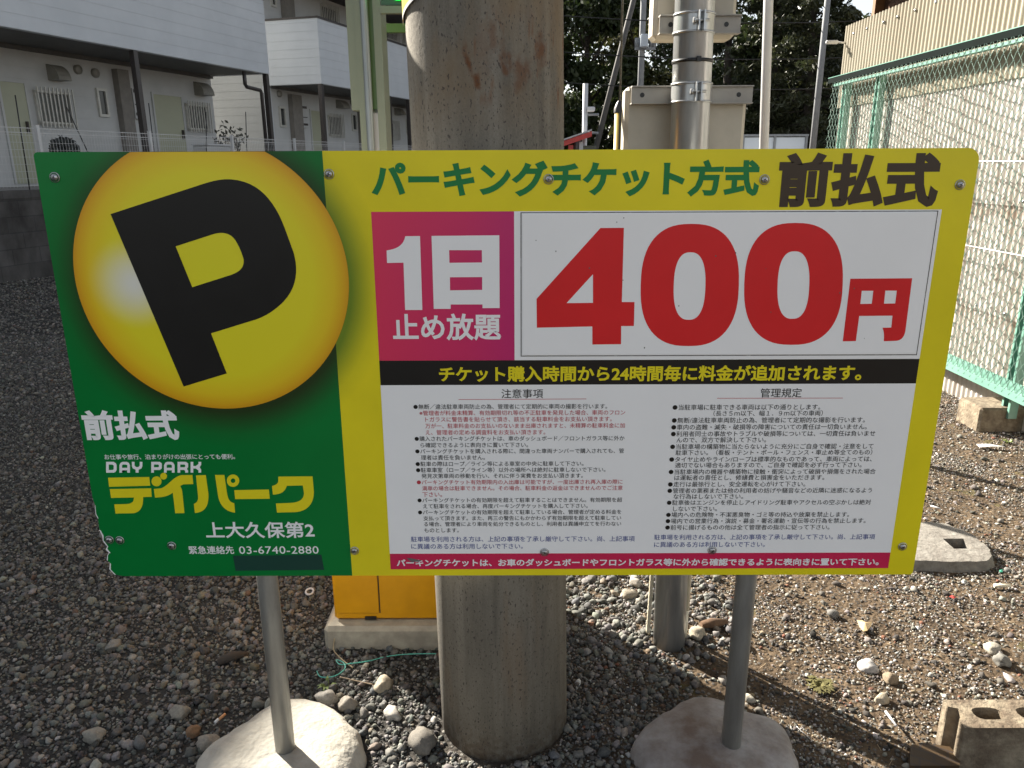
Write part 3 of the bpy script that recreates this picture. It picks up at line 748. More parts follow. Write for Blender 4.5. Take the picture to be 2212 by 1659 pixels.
M['slab'] = mat('grey_slab_concrete', (0.211,0.198,0.174), (0.118,0.105,0.090), rough=0.95, scale=18, detail=7, bump=0.8, bscale=50, bdist=0.008)
M['footing_mottled'] = mat('mottled_concrete', (0.306,0.293,0.281), (0.128,0.093,0.072), rough=0.9, scale=7, detail=7, bump=0.7, bscale=45, bdist=0.008)  # darker than the other footing, with brown mottling
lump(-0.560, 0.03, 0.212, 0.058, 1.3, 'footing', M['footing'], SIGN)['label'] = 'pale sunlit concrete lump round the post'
lump(0.520, 0.035, 0.205, 0.066, 6.1, 'footing', M['footing_mottled'], SIGN)['label'] = 'mottled grey brown concrete lump in shadow round the post'

# ================================================================== CONCRETE UTILITY POLE
UP = thing('utility_pole', (-0.02, 0.215, 0), 'thick weathered concrete utility pole right behind the price board', 'utility pole')
RUST = []
_z2, _z3 = crop(1000, 0, 2.011), crop(2000, 0, 2.011)
for cr_, x_, y_, wx_, wz_, sl_, k_ in ((_z2,1755,500,.006,.022,.30,.9),(_z2,1830,660,.007,.016,.1,.9),(_z2,1955,300,.010,.030,.05,.5),(_z2,2030,510,.007,.026,.30,.75),(_z2,2090,480,.006,.018,.1,.6),(_z2,2170,560,.012,.028,.15,.6),(_z3,335,390,.012,.030,0,.75),(_z3,195,590,.014,.024,-.2,.6),(_z3,150,690,.010,.016,-.2,.5),(_z3,30,450,.010,.028,.2,.5),(_z2,1880,380,.022,.05,.0,.25)):
    p_ = atY(*cr_(x_, y_), 0.06); RUST.append((p_.x, p_.z, wx_, wz_, sl_, k_))
def pole_mat():
    m, t, b = new_mat('weathered_concrete'); L = t.links.new
    tc = t.nodes.new('ShaderNodeTexCoord'); P = tc.outputs['Object']
    base = ramp_node(t, [(0.3,(0.200,0.180,0.147)),(0.5,(0.155,0.140,0.114)),(0.7,(0.100,0.090,0.077))]); L(noise_node(t, P, 7, 6, 0.65, (1,1,0.35)), base.inputs[0])
    streak = ramp_node(t, [(0.42,(0,0,0)),(0.62,(1,1,1))]); L(noise_node(t, P, 22, 5, 0.6, (1,1,0.06)), streak.inputs[0])
    c = mixc(t, base.outputs[0], (0.31,0.285,0.235), math_node(t, 'MULTIPLY', streak.outputs[0], 0.4))
    sp = t.nodes.new('ShaderNodeSeparateXYZ'); L(P, sp.inputs[0])
    grn = ramp_node(t, [(0.3,(0.86,)*3),(0.7,(1.12,)*3)]); L(noise_node(t, P, 330, 3, 0.7, (1,1,0.6)), grn.inputs[0])
    gm_ = t.nodes.new('ShaderNodeMix'); gm_.data_type = 'RGBA'; gm_.blend_type = 'MULTIPLY'; gm_.inputs[0].default_value = 1; L(c, gm_.inputs[6]); L(grn.outputs[0], gm_.inputs[7]); c = gm_.outputs[2]
    # rust runs: scattered vertical streaks on the front at head height and near the foot
    def band(z0, z1, soft):
        a = t.nodes.new('ShaderNodeMapRange'); a.inputs['From Min'].default_value = z0; a.inputs['From Max'].default_value = z0+soft; L(sp.outputs[2], a.inputs['Value'])
        b_ = t.nodes.new('ShaderNodeMapRange'); b_.inputs['From Min'].default_value = z1; b_.inputs['From Max'].default_value = z1-soft; L(sp.outputs[2], b_.inputs['Value'])
        return math_node(t, 'MULTIPLY', a.outputs[0], b_.outputs[0])
    tan_ = ramp_node(t, [(0.42,(0,0,0)),(0.66,(1,1,1))]); L(noise_node(t, P, 9, 4, 0.6, (1,1,0.5)), tan_.inputs[0])
    c = mixc(t, c, (0.20,0.135,0.07), math_node(t, 'MULTIPLY', math_node(t, 'MULTIPLY', tan_.outputs[0], band(1.48, 1.85, 0.08)), 0.55))
    rn = ramp_node(t, [(0.55,(0,0,0)),(0.63,(1,1,1))]); L(noise_node(t, P, 30, 4, 0.55, (1,1,0.22)), rn.inputs[0])
    xm_ = t.nodes.new('ShaderNodeMapRange'); xm_.inputs['From Min'].default_value = -0.11; xm_.inputs['From Max'].default_value = -0.05; L(sp.outputs[0], xm_.inputs['Value'])
    fr = math_node(t, 'MULTIPLY', math_node(t, 'MULTIPLY', rn.outputs[0], band(1.53, 1.72, 0.05)), xm_.outputs[0])
    c = mixc(t, c, (0.15,0.060,0.022), math_node(t, 'MULTIPLY', fr, 0.95))
    rn2 = ramp_node(t, [(0.55,(0,0,0)),(0.75,(1,1,1))]); L(noise_node(t, P, 16, 4, 0.6, (1,1,0.1)), rn2.inputs[0])
    c = mixc(t, c, (0.17,0.10,0.05), math_node(t, 'MULTIPLY', math_node(t, 'MULTIPLY', rn2.outputs[0], band(0.05, 0.62, 0.15)), 0.45))
    # soil splashed on the foot
    ft = t.nodes.new('ShaderNodeMapRange'); ft.inputs['From Min'].default_value = 0.11; ft.inputs['From Max'].default_value = 0.0; L(sp.outputs[2], ft.inputs['Value'])
    sn = ramp_node(t, [(0.4,(0,0,0)),(0.6,(1,1,1))]); L(noise_node(t, P, 60, 4), sn.inputs[0])
    c = mixc(t, c, (0.10,0.07,0.045), math_node(t, 'MULTIPLY', math_node(t, 'MULTIPLY', ft.outputs[0], sn.outputs[0]), 0.8))
    # pores
    pr_ = ramp_node(t, [(0.62,(0,0,0)),(0.67,(1,1,1))]); L(noise_node(t, P, 230, 2, 0.5, (1,1,0.5)), pr_.inputs[0]); pit = pr_.outputs[0]
    # single rust runs where the fittings bled, slanting a little
    wob_ = math_node(t, 'MULTIPLY', math_node(t, 'SUBTRACT', noise_node(t, P, 60, 4), 0.5), 2.2)
    tot = None
    for (qx, qz, wx, wz, sl, k_) in RUST:
        dz = math_node(t, 'SUBTRACT', sp.outputs[2], qz); dx = math_node(t, 'ADD', math_node(t, 'SUBTRACT', sp.outputs[0], qx), math_node(t, 'MULTIPLY', dz, sl))
        u = math_node(t, 'DIVIDE', dx, wx); v = math_node(t, 'DIVIDE', dz, wz)
        d_ = math_node(t, 'ADD', math_node(t, 'SQRT', math_node(t, 'ADD', math_node(t, 'MULTIPLY', u, u), math_node(t, 'MULTIPLY', v, v))), wob_)
        q_ = t.nodes.new('ShaderNodeMapRange'); q_.inputs['From Min'].default_value = 1.25; q_.inputs['From Max'].default_value = 0.3; q_.inputs['To Max'].default_value = k_; L(d_, q_.inputs['Value'])
        tot = q_.outputs[0] if tot is None else math_node(t, 'MAXIMUM', tot, q_.outputs[0])
    c = mixc(t, c, (0.125,0.050,0.020), tot)
    c = mixc(t, c, (0.06,0.05,0.045), math_node(t, 'MULTIPLY', pit, 0.8))
    L(c, b.inputs['Base Color']); b.inputs['Roughness'].default_value = 0.9; b.inputs['Specular IOR Level'].default_value = 0.25
    bp = t.nodes.new('ShaderNodeBump'); bp.inputs['Strength'].default_value = 0.35; bp.inputs['Distance'].default_value = 0.003
    L(noise_node(t, P, 130, 5, 0.7), bp.inputs['Height']); L(bp.outputs[0], b.inputs['Normal'])
    return m
def taper_pole(x0, x1, y, r0, r1, h, n=48):
    return MB().tube([(x0+(x1-x0)*k/6, y, -0.2+(h+0.2)*k/6) for k in range(7)], [r0+(r1-r0)*k/6 for k in range(7)], n)
taper_pole(-0.012, -0.135, 0.215, 0.1685, 0.150, 7.0).build('pole', pole_mat(), UP)
# yellow warning sheet wrapped round the pole, its lower left corner in the picture
wp = MB(); nseg = 20
vs = []; fs = []
for i in range(nseg+1):
    a = R(180) + R(60)*i/nseg
    for z in (1.704, 1.712, 2.3):
        rr = 0.1675; vs.append((-0.046+rr*math.cos(a), 0.215+rr*math.sin(a), z + 0.05*(i/nseg)))
for i in range(nseg): fs += [(i*3, (i+1)*3, (i+1)*3+1, i*3+1), (i*3+1, (i+1)*3+1, (i+1)*3+2, i*3+2)]
wp.add(vs, fs[0::2], 1, True); wp.add(vs, fs[1::2], 0, True)
wp.build('warning_sheet', [mat('warning_yellow', (0.75,0.56,0.02), rough=0.4), M['white_paint']], UP)

# ================================================================== GALVANISED POLE
GP = thing('steel_pole', (0.485, 0.53, 0), 'round galvanised steel pole with banded brackets standing to the right of the concrete pole', 'pole')
def gx(z): return 0.490 - 0.018*z
MB().tube([(gx(-0.1), 0.53, -0.1), (gx(4.5), 0.53, 4.5)], 0.048, 32).build('pole', M['galv'], GP)
def clamp(zc):
    mb = MB(); x = gx(zc)
    for dz in (-0.021, 0.021): mb.lathe([(0.0487,-0.0025),(0.0515,-0.0025),(0.0515,0.0025),(0.0487,0.0025)], (x,0.53,zc+dz), 32)
    mb.lathe([(0.0497,-0.021),(0.0497,0.021)], (x,0.53,zc), 32)
    mb.box((x-0.004, 0.53-0.072, zc-0.022), (x-0.001, 0.53-0.047, zc+0.022)); mb.box((x+0.008, 0.53-0.072, zc-0.022), (x+0.011, 0.53-0.047, zc+0.022))
    mb.tube([(x-0.014,0.53-0.062,zc),(x+0.022,0.53-0.062,zc)], 0.0035, 8); mb.tube([(x-0.016,0.53-0.062,zc),(x-0.008,0.53-0.062,zc)], 0.0065, 6)
    return mb.build('clamp', M['galv'], GP)
zc1 = atY(1500, 198, 0.48).z; zc2 = atY(1500, 45, 0.48).z
clamp(zc1); clamp(zc2)
zt1 = atY(1500, 128, 0.48).z
tie = MB(); tie.lathe([(0.0485,-0.004),(0.0508,-0.004),(0.0508,0.004),(0.0485,0.004)], (gx(zt1),0.53,zt1), 32); tie.box((gx(zt1)-0.001,0.53-0.056,zt1-0.005),(gx(zt1)+0.009,0.53-0.049,zt1+0.007)); tie.build('cable_tie', M['black'], GP)
cq = MB()   # ribbed cream conduit down the left
pts = []
for i in range(110):
    z = 0.02 + i*0.0085; pts.append((0.428+0.004*math.sin(z*5), 0.555, z))
cq.tube(pts, [0.0068 if i % 2 else 0.0055 for i in range(110)], 8); cq.build('ribbed_conduit', M['cream'], GP)
MB().tube([(0.544,0.56,0.10),(0.544,0.56,1.45)], 0.010, 12).tube([(0.544,0.56,-0.02),(0.544,0.56,0.10)], 0.0085, 12, 0).build('conduit', M['cream'], GP)

# boxes seen from behind
def sign_box(name, label, x0, x1, z0, z1, y0, y1, cham, zrail):
    t = thing(name, ((x0+x1)/2, (y0+y1)/2, z0), label, 'metal box', 'metal boxes clamped to the galvanised pole')
    MB().bbox((x0,y0,z0), (x1,y1,z1), cham).build('casing', M['beige'], t)
    r = MB(); h = 0.044   # channel rail
    ya = y0-0.022
    r.box((x0+0.012, ya, zrail-h/2), (x1+0.006, ya+0.003, zrail+h/2))
    r.box((x0+0.012, ya+0.003, zrail+h/2-0.003), (x1+0.006, y0-0.001, zrail+h/2)); r.box((x0+0.012, ya+0.003, zrail-h/2), (x1+0.006, y0-0.001, zrail-h/2+0.003))
    r.box((x0+0.012, ya-0.009, zrail+h/2-0.003), (x1+0.006, ya-0.0005, zrail+h/2)); r.box((x0+0.012, ya-0.009, zrail-h/2), (x1+0.006, ya-0.0005, zrail-h/2+0.003))
    for xx in (x0+0.04, x1-0.03): r.lathe([(0.0001,0.0),(0.006,0.0)], (xx, ya-0.001, zrail), 12, 1, (0,-1,0))
    r.build('mounting_rail', [mat('rail_steel', (0.36,0.34,0.30), (0.28,0.26,0.23), rough=0.55, metal=0.3), M['black']], t)
    return t
a = atY(1352, 190, 0.6); b = atY(1618, 222, 0.6)
sign_box('control_box', 'beige metal box on the galvanised pole, just above the board, seen from behind', a.x, b.x-0.004, 1.15, a.z+0.004, 0.602, 0.672, 0.010, (atY(1500,186,0.58).z+atY(1500,220,0.58).z)/2-0.002)
a = atY(1410, 84, 0.6); b = atY(1588, 84, 0.6)
sign_box('control_box', 'beige metal box at the top edge of the picture, higher on the galvanised pole', a.x, b.x, a.z, a.z+0.45, 0.602, 0.68, 0.010, a.z+0.030)

# ================================================================== TICKET MACHINE and its green frame
TM = thing('ticket_machine', (-0.27, 0.72, 0), 'orange yellow ticket machine cabinet on a concrete plinth behind the board', 'ticket machine')
M['orange'] = mat('orange_yellow_paint', (0.68,0.315,0.004), (0.58,0.265,0.004), rough=0.45, spec=0.3, scale=9, detail=7, bump=0.04, bscale=30)
pb = MB(); pb.bbox((-0.572,0.505,-0.05),(0.11,0.86,0.072),0.012); pb.build('plinth', mat('plinth_concrete', (0.40,0.36,0.28),(0.27,0.24,0.19), rough=0.9, scale=16, bump=0.4, bscale=90), TM)
MB().bbox((-0.545,0.545,0.074),(0.085,0.80,1.12),0.008).build('cabinet', M['orange'], TM)
dr = MB(); dr.bbox((-0.538,0.541,0.10),(-0.405,0.5449,1.10),0.002); dr.build('side_door', M['orange'], TM)
dk = MB(); dk.box((-0.4045,0.5435,0.10),(-0.4015,0.5449,1.10)); dk.box((-0.45,0.540,0.078),(-0.415,0.5449,0.088)); dk.build('door_gap', M['black'], TM)

FR = thing('canopy_frame', (-0.2, 0.85, 0), 'pale green metal canopy frame with a lit green lamp and an added unseen shade slab, above the ticket machine', 'canopy')
M['frame'] = mat('glow_tinted_aluminium', (0.203,0.225,0.165), (0.173,0.195,0.135), rough=0.35, metal=0.2, scale=3)  # green tint holds the lamp's glow, put into the base colour
M['frame_green'] = mat('green_side_strip', (0.098,0.180,0.060), (0.075,0.143,0.045), rough=0.35, scale=3)
M['frame_grey'] = mat('grey_aluminium', (0.27,0.30,0.31), rough=0.3, metal=0.4, scale=3)
def column(x, y, parent):
    c = MB()
    c.box((x-0.036,y,0.0),(x-0.010,y+0.10,2.3)); c.box((x+0.012,y+0.01,0.0),(x+0.033,y+0.10,2.3))
    c.build('column', M['frame'], parent)
    d = MB(); d.lathe([(0.0105,0.0),(0.0105,2.2)], (x-0.009,y-0.002,0.05), 14); d.build('tube', M['frame_grey'], parent)
    g = MB(); g.box((x-0.0095,y+0.018,1.575),(x+0.0118,y+0.0998,2.298)); g.build('green_strip', M['frame_green'], parent)
    s = MB(); s.box((x-0.0095,y+0.016,1.2),(x+0.0118,y+0.0998,1.565)); s.build('notice_sticker', M['white_paint'], parent)
    lf = MB(); lf.box((x-0.058,y+0.004,1.572),(x-0.0365,y+0.06,2.3)); lf.build('flange', M['frame'], parent)
column(-0.372, 0.70, FR); column(0.02, 0.70, FR)
cb = MB()
zb1 = atY(*crop(1000,0,2.011)(1000,85), 0.72).z; zb2 = atY(*crop(1000,0,2.011)(1200,228), 0.98).z
cb.box((-0.339,0.705,zb1-0.009),(-0.017,0.725,zb1+0.009)); cb.tube([(-0.215,0.70,zb1-0.03),(-0.215,0.70,zb1+0.03)],0.002,6)
cb.build('crossbar', M['frame'], FR)
cb = MB(); cb.box((-0.405,0.97,zb2-0.012),(0.05,0.99,zb2+0.012)); cb.build('crossbar', M['frame_green'], FR)
hood = MB(); hood.box((-0.95,0.66,1.885),(0.12,0.70,2.07)); hood.box((-0.337,0.712,zb1+0.012),(-0.017,0.72,zb1+0.158),1); hood.build('canopy', [M['frame_green'], mat('dark_green_glass',(0.02,0.09,0.03),rough=0.15)], FR)  # long slab is unseen, stretched left to cast shade on the concrete pole
lm, t_, b_ = new_mat('green_lamp'); b_.inputs['Emission Color'].default_value = (0.02,1,0.08,1); b_.inputs['Emission Strength'].default_value = 0.45; b_.inputs['Base Color'].default_value = (0.02,0.5,0.05,1)
lampx = atY(884, 2, 0.70).x
MB().lathe([(0.0001,0.034),(0.02,0.03),(0.032,0.012),(0.034,0.0)], (lampx-0.03,0.705,zb1+0.055), 20, 0, (0,-1,0)).build('lamp', lm, FR)

# ================================================================== guard pole, white pole
g1 = atY(1336, 318, 2.4)
GU = thing('guy_wire', (g1.x, 2.4, 0), 'black and yellow guy wire guard left of the lower beige box', 'guy wire')
gt = atY(1336, 240, 2.4).z
gd = MB(); gd.tube([(g1.x,2.4,0),(g1.x-0.003,2.4,gt)], 0.021, 16); gd.build('guard', mat('guard_yellow', (0.62,0.45,0.10),(0.5,0.36,0.09), rough=0.5), GU)
gs = MB(); gs.box((g1.x-0.004,2.376,0),(g1.x+0.006,2.3795,gt-0.002)); gs.build('black_stripe', M['black'], GU)
gc = MB(); gc.lathe([(0.026,0.0),(0.025,0.02),(0.014,0.045),(0.006,0.056)], (g1.x-0.003,2.4,gt-0.008), 16); gc.build('cap', M['black'], GU)
MB().tube([(g1.x,2.4,gt),(g1.x-0.03,2.4,gt+4)], 0.0055, 8).build('wire', mat('stranded_wire',(0.20,0.20,0.18),(0.08,0.08,0.07),rough=0.5,metal=0.5,scale=160,stretch=(1,1,0.6)), GU)
wb = atY(1650, 318, 2.6); wt = atY(1660, 0, 2.6)
k = (wt.x-wb.x)/(wt.z-wb.z)
wpo = MB().tube([(wb.x-k*wb.z,2.6,0),(wb.x+k*3,2.6,wb.z+3)], 0.0235, 20).build('white_pole', M['white_paint'])
tag(wpo, 'slim white pole between the galvanised pole and the corrugated shed', 'pole')

# ================================================================== APARTMENTS on the left
PH = R(17.2)
Dv = Vector((math.sin(PH), math.cos(PH), 0)); Nv = Vector((math.cos(PH), -math.sin(PH), 0))
ZBAL = 3.4
offO = gnd(583, 160.5, ZBAL).dot(Nv)
offF = offO - 1.6                       # ground floor wall
offW = gnd(50, 605, 0).dot(Nv)          # block wall face
def plane(x, y, off):
    d = ray(x, y); t = (off - CAM.dot(Nv))/d.dot(Nv); P = CAM + d*t
    return P.dot(Dv), P.z
Z1 = crop(0, 0, 2.011); Z2 = crop(1000, 0, 2.011); Z3 = crop(2000, 0, 2.011); Z4 = crop(3000, 0, 2.011)
BM = Matrix((Dv, -Nv, Vector((0,0,1)))).transposed().to_4x4()   # local x along the wall, y into the wall, z up
def tb(mb, t0, t1, o0, o1, z0, z1, mi=0):   # o = offsets along Nv, o0 nearer the viewer (larger)
    mb.box((t0, -o0, z0), (t1, -o1, z1), mi, BM); return mb
WALLTOP = plane(50, 411, offW)[1]
ZY = WALLTOP - 0.05
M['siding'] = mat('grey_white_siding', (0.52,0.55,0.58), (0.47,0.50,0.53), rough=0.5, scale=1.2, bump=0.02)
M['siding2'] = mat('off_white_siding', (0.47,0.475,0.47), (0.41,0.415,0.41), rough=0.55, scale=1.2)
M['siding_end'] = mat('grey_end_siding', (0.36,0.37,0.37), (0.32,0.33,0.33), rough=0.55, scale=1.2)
M['soffit'] = mat('dark_grey_soffit', (0.12,0.12,0.115), rough=0.7)
M['brown_steel'] = mat('dark_brown_steel', (0.045,0.038,0.036), rough=0.4)
M['door'] = mat('pale_green_door', (0.36,0.37,0.27), (0.33,0.34,0.25), rough=0.4, scale=2)
M['pilaster'] = mat('grey_brown_pilaster', (0.20,0.185,0.165), rough=0.7)
M['glass'] = mat('dark_window_glass', (0.035,0.037,0.038), (0.07,0.072,0.07), rough=0.12, scale=2)
M['alu'] = mat('window_aluminium', (0.55,0.54,0.50), rough=0.4, metal=0.2)
M['hood'] = mat('vent_hood_grey', (0.24,0.23,0.20), rough=0.5)
M['roof'] = mat('dark_roof', (0.06,0.06,0.065), rough=0.6)
def clad(mb, t0, t1, o, z0, z1, th, course=0.2, mi=0):
    """wall with lapped courses: each course leans out a little over a dark groove"""
    z = z0
    while z < z1-0.01:
        ze = min(z+course, z1)
        tb(mb, t0, t1, o, o-th, z+0.006, ze, mi); tb(mb, t0+0.002, t1-0.002, o-0.006, o-th, z, z+0.006, mi)
        z = ze
def clad_end(mb, t, o0, o1, z0, z1, th, course=0.2, mi=0):
    z = z0
    while z < z1-0.01:
        ze = min(z+course, z1)
        tb(mb, t, t+th, o0, o1, z+0.010, ze, mi); tb(mb, t+0.009, t+th, o0-0.002, o1+0.002, z, z+0.010, mi)
        z = ze
def window(B_, t0, t1, z0, z1, bars=True):
    fr = MB(); o = offF
    for (a0,a1,b0,b1) in ((t0,t1,z0,z0+0.05),(t0,t1,z1-0.05,z1),(t0,t0+0.045,z0+0.05,z1-0.05),(t1-0.045,t1,z0+0.05,z1-0.05)): tb(fr, a0, a1, o+0.045, o-0.01, b0, b1)
    f = fr.build('window', M['alu'], B_)
    p = MB(); tb(p, t0+0.03, t1-0.03, o+0.012, o-0.01, z0+0.03, z1-0.03); p.build('pane', M['glass'], f)
    if bars:
        g = MB(); n = 9
        for i in range(n+1):
            tt = t0 + (t1-t0)*i/n; tb(g, tt-0.011, tt+0.011, o+0.12, o+0.10, z0-0.05, z1+0.05)
        for zz in (z0+0.02, z1-0.04): tb(g, t0-0.02, t1+0.02, o+0.10, o+0.046, zz, zz+0.025)
        g.build('grille', M['alu'], f)
def door(B_, t0, t1, z0, z1):
    d = MB(); tb(d, t0+0.04, t1-0.04, offF+0.02, offF-0.01, z0, z1-0.04); dd = d.build('door', M['door'], B_)
    f = MB()
    for (a0,a1,b0,b1) in ((t0,t0+0.04,z0,z1),(t1-0.04,t1,z0,z1),(t0+0.04,t1-0.04,z1-0.04,z1)): tb(f, a0, a1, offF+0.035, offF-0.01, b0, b1)
    f.build('door_frame', M['siding2'], dd)
    h = MB(); tb(h, t1-0.14, t1-0.115, offF+0.075, offF+0.021, z0+0.85, z0+1.05); h.build('handle', M['brown_steel'], dd)
def hoodvent(B_, t0, t1, z0, z1):
    m = MB(); n = 6; o = offF; vs = []
    for tt in (t0, t1):
        prof = [(0,z1)] + [(0.26*math.sin(R(90)*i/n), z0+(z1-z0)*math.cos(R(90)*i/n)*1.0) for i in range(1,n+1)] + [(0,z0)]
        for oo, zz in prof: vs.append(BM @ Vector((tt, -(o+oo), zz)))
    k = len(vs)//2
    fs = [tuple(range(k)), tuple(reversed(range(k,2*k)))] + [(i, k+i, k+(i+1) % k, (i+1) % k) for i in range(k)]
    m.add(vs, fs); m.build('vent_hood', M['hood'], B_)
def roundvent(B_, t, z, r=0.085):
    m = MB(); m.lathe([(r,0.0),(r,0.05),(r*0.8,0.07),(0.0001,0.075)], BM @ Vector((t, -offF, z)), 16, 0, Nv); m.build('round_vent', M['hood'], B_)
def meter(B_, t0, t1, z0, z1):
    m = MB(); tb(m, t0, t1, offF+0.10, offF-0.01, z0, z1); mm = m.build('meter_box', M['siding2'], B_)
    h = z1-z0
    for k0, k1 in ((0.86,0.97),(0.45,0.49),(0.1,0.2)):
        p = MB(); tb(p, t0+0.02, t1-0.02, offF+0.104, offF+0.1005, z0+h*k0, z0+h*k1); p.build('meter_label', M['brown_steel'], mm)
def F_(cr, x, y): return plane(*cr(x, y), offF)
def O_(cr, x, y): return plane(*cr(x, y), offO)

def apartment(name, label, t0, t1, far):
    loc = BM @ Vector((t0, -offF, ZY)); Bd = thing(name, loc, label, 'apartment building', 'white two storey apartment buildings')
    ZR = 6.02
    zpar = O_(Z2, 545, 145)[1]
    wl = MB()
    t0w = t0 + (1.0 if far else 0)
    clad(wl, t0, t1, offF, ZY, ZR, 0.15); 
    tb(wl, t0, t1, offF-0.15, offF-6.0, ZY, ZR); wl.build('wall', M['siding2'], Bd)
    if far:
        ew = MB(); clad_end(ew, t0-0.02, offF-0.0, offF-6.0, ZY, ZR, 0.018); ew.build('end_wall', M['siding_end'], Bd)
        ew = MB(); tb(ew, t0-0.035, t0+0.10, offF+0.03, offF-0.12, ZY, ZBAL); ew.build('corner_trim', M['siding'], Bd)
    par = MB(); tp = t0
    clad(par, tp, t1, offO, ZBAL, zpar, 0.12, 0.205)
    if far: clad_end(par, tp-0.001, offO-0.012, offF+0.0, ZBAL, zpar, 0.12, 0.205)
    else: clad_end(par, t1-0.12, offO-0.121, offF, ZBAL, zpar, 0.12, 0.205)
    p = par.build('balcony_parapet', M['siding'], Bd)
    cp = MB(); tb(cp, tp-0.02, t1+0.02, offO+0.02, offO-0.14, zpar, zpar+0.05)
    if far: tb(cp, tp-0.02, tp+0.14, offO-0.141, offF, zpar, zpar+0.05)
    else: tb(cp, t1-0.14, t1+0.02, offO-0.141, offF, zpar, zpar+0.05)
    cp.build('coping', M['brown_steel'], p)
    sf = MB(); tb(sf, t0+0.01, t1-0.01, offO-0.13, offF+0.01, ZBAL+0.02, ZBAL+0.16)
    tb(sf, t0+0.02, t1-0.02, offF+0.09, offF+0.011, ZBAL-0.05, ZBAL+0.019)
    sf.build('balcony_floor', M['soffit'], Bd)
    rf = MB(); tb(rf, t0-0.3, t1+0.3, offO+0.25, offF-6.3, ZR, ZR+0.16); rf.build('roof', M['roof'], Bd)
    return Bd
t1a = O_(Z1, 2172, 598)[0]
t0b = O_(Z2, 575, 665)[0]
b1 = apartment('apartment_building', 'white apartment building on the left, nearer to the board, with a long siding balcony', -6.0, t1a-0.02, False)
b2 = apartment('apartment_building', 'white apartment building farther back, its balcony corner left of the green frame', t0b, t0b+22, True)
def wnd(B_, cr, x0, y0, x1, y1, bars=True):
    ta, za = F_(cr, x0, y0); tb_, zb_ = F_(cr, x1, y1); 
    zt = (F_(cr, (x0+x1)/2, y0)[1]); zb2_ = F_(cr, (x0+x1)/2, y1)[1]
    window(B_, ta, tb_, zb2_, zt, bars)
wnd(b1, Z1, 262, 735, 585, 1005); wnd(b1, Z1, 762, 712, 876, 940, False); wnd(b1, Z1, 1482, 840, 1680, 1050)
for (cr, x0, x1, y) in ((Z1, -40, 190, 628), (Z1, 1208, 1452, 738)):
    ta, zt = F_(cr, x0, y); tb_ = F_(cr, x1, y)[0]; door(b1, ta, tb_, ZY+0.05, zt)
hoodvent(b1, F_(Z1,378,590)[0], F_(Z1,480,590)[0], F_(Z1,450,652)[1], F_(Z1,450,525)[1]); hoodvent(b1, F_(Z1,1558,700)[0], F_(Z1,1645,700)[0], F_(Z1,1600,768)[1], F_(Z1,1600,662)[1])
roundvent(b1, *F_(Z1, 618, 560)); roundvent(b1, *F_(Z1, 758, 588))
def pilaster(B_, ta, tb_, z1, o=0.14):
    m = MB(); tb(m, ta, tb_, offF+o, offF-0.02, ZY, z1); m.build('pilaster', M['pilaster'], B_)
pilaster(b1, F_(Z1,915,700)[0], F_(Z1,1005,700)[0], ZBAL-0.14); meter(b1, F_(Z1,1042,800)[0], F_(Z1,1118,800)[0], F_(Z1,1080,955)[1], F_(Z1,1070,715)[1])
def post(B_, t, w_=0.1):
    m = MB(); tb(m, t-w_/2, t+w_/2, offO-0.02, offO-0.12, ZY, ZBAL-0.003); m.build('balcony_post', M['brown_steel'], B_)
post(b1, O_(Z1,1135,700)[0]); post(b1, t1a-0.07)
dp = MB(); tdp = t1a-0.27
dp.tube([BM @ Vector(p) for p in ((tdp-0.55,-(offO-0.10),ZBAL-0.02),(tdp-0.55,-(offO-0.10),ZBAL-0.28),(tdp-0.50,-(offO-0.10),ZBAL-0.33),(tdp-0.02,-(offO-0.10),ZBAL-0.36),(tdp+0.03,-(offO-0.10),ZBAL-0.42),(tdp+0.03,-(offO-0.10),ZY))], 0.042, 12)
dp.build('downpipe', M['brown_steel'], b1)
# second building
wnd(b2, Z2, 226, 858, 288, 1022, False); wnd(b2, Z2, 622, 930, 738, 1095); wnd(b2, Z2, 812, 915, 858, 1055, False); wnd(b2, Z2, 1128, 985, 1188, 1115); wnd(b2, Z2, 1252, 960, 1275, 1080, False)
wnd(b2, Z2, 565, 55, 695, 185); wnd(b2, Z2, 772, 105, 800, 215, False); wnd(b2, Z2, 160, -40, 208, 55, False)
wnd(b2, Z2, 1085, 255, 1180, 330); wnd(b2, Z2, 1222, 255, 1242, 360, False)
ta, zt = F_(Z2, 475, 875); door(b2, ta, F_(Z2, 572, 875)[0], ZY+0.05, zt)
pilaster(b2, F_(Z2,305,800)[0], F_(Z2,382,800)[0], ZBAL-0.14); meter(b2, F_(Z2,392,940)[0], F_(Z2,440,940)[0], F_(Z2,415,1028)[1], F_(Z2,415,850)[1])
m = MB(); tb(m, F_(Z2,250,80)[0], F_(Z2,325,80)[0], offF+0.14, offF-0.02, ZBAL+0.17, 6.0); m.build('pilaster', M['pilaster'], b2)
m = MB(); tb(m, F_(Z2,868,1000)[0], F_(Z2,918,1000)[0], offF+0.14, offF-0.02, ZY, ZBAL-0.14); m.build('pilaster', M['pilaster'], b2)
post(b2, t0b+0.07, 0.12); post(b2, O_(Z2,1140,900)[0], 0.12); post(b2, O_(Z2,1292,900)[0], 0.12)
hoodvent(b2, F_(Z2,690,830)[0], F_(Z2,745,830)[0], F_(Z2,715,872)[1], F_(Z2,715,805)[1]); roundvent(b2, *F_(Z2,230,755)); roundvent(b2, *F_(Z2,815,826))
hoodvent(b2, F_(Z2,1160,870)[0], F_(Z2,1200,870)[0], F_(Z2,1180,925)[1], F_(Z2,1180,870)[1])

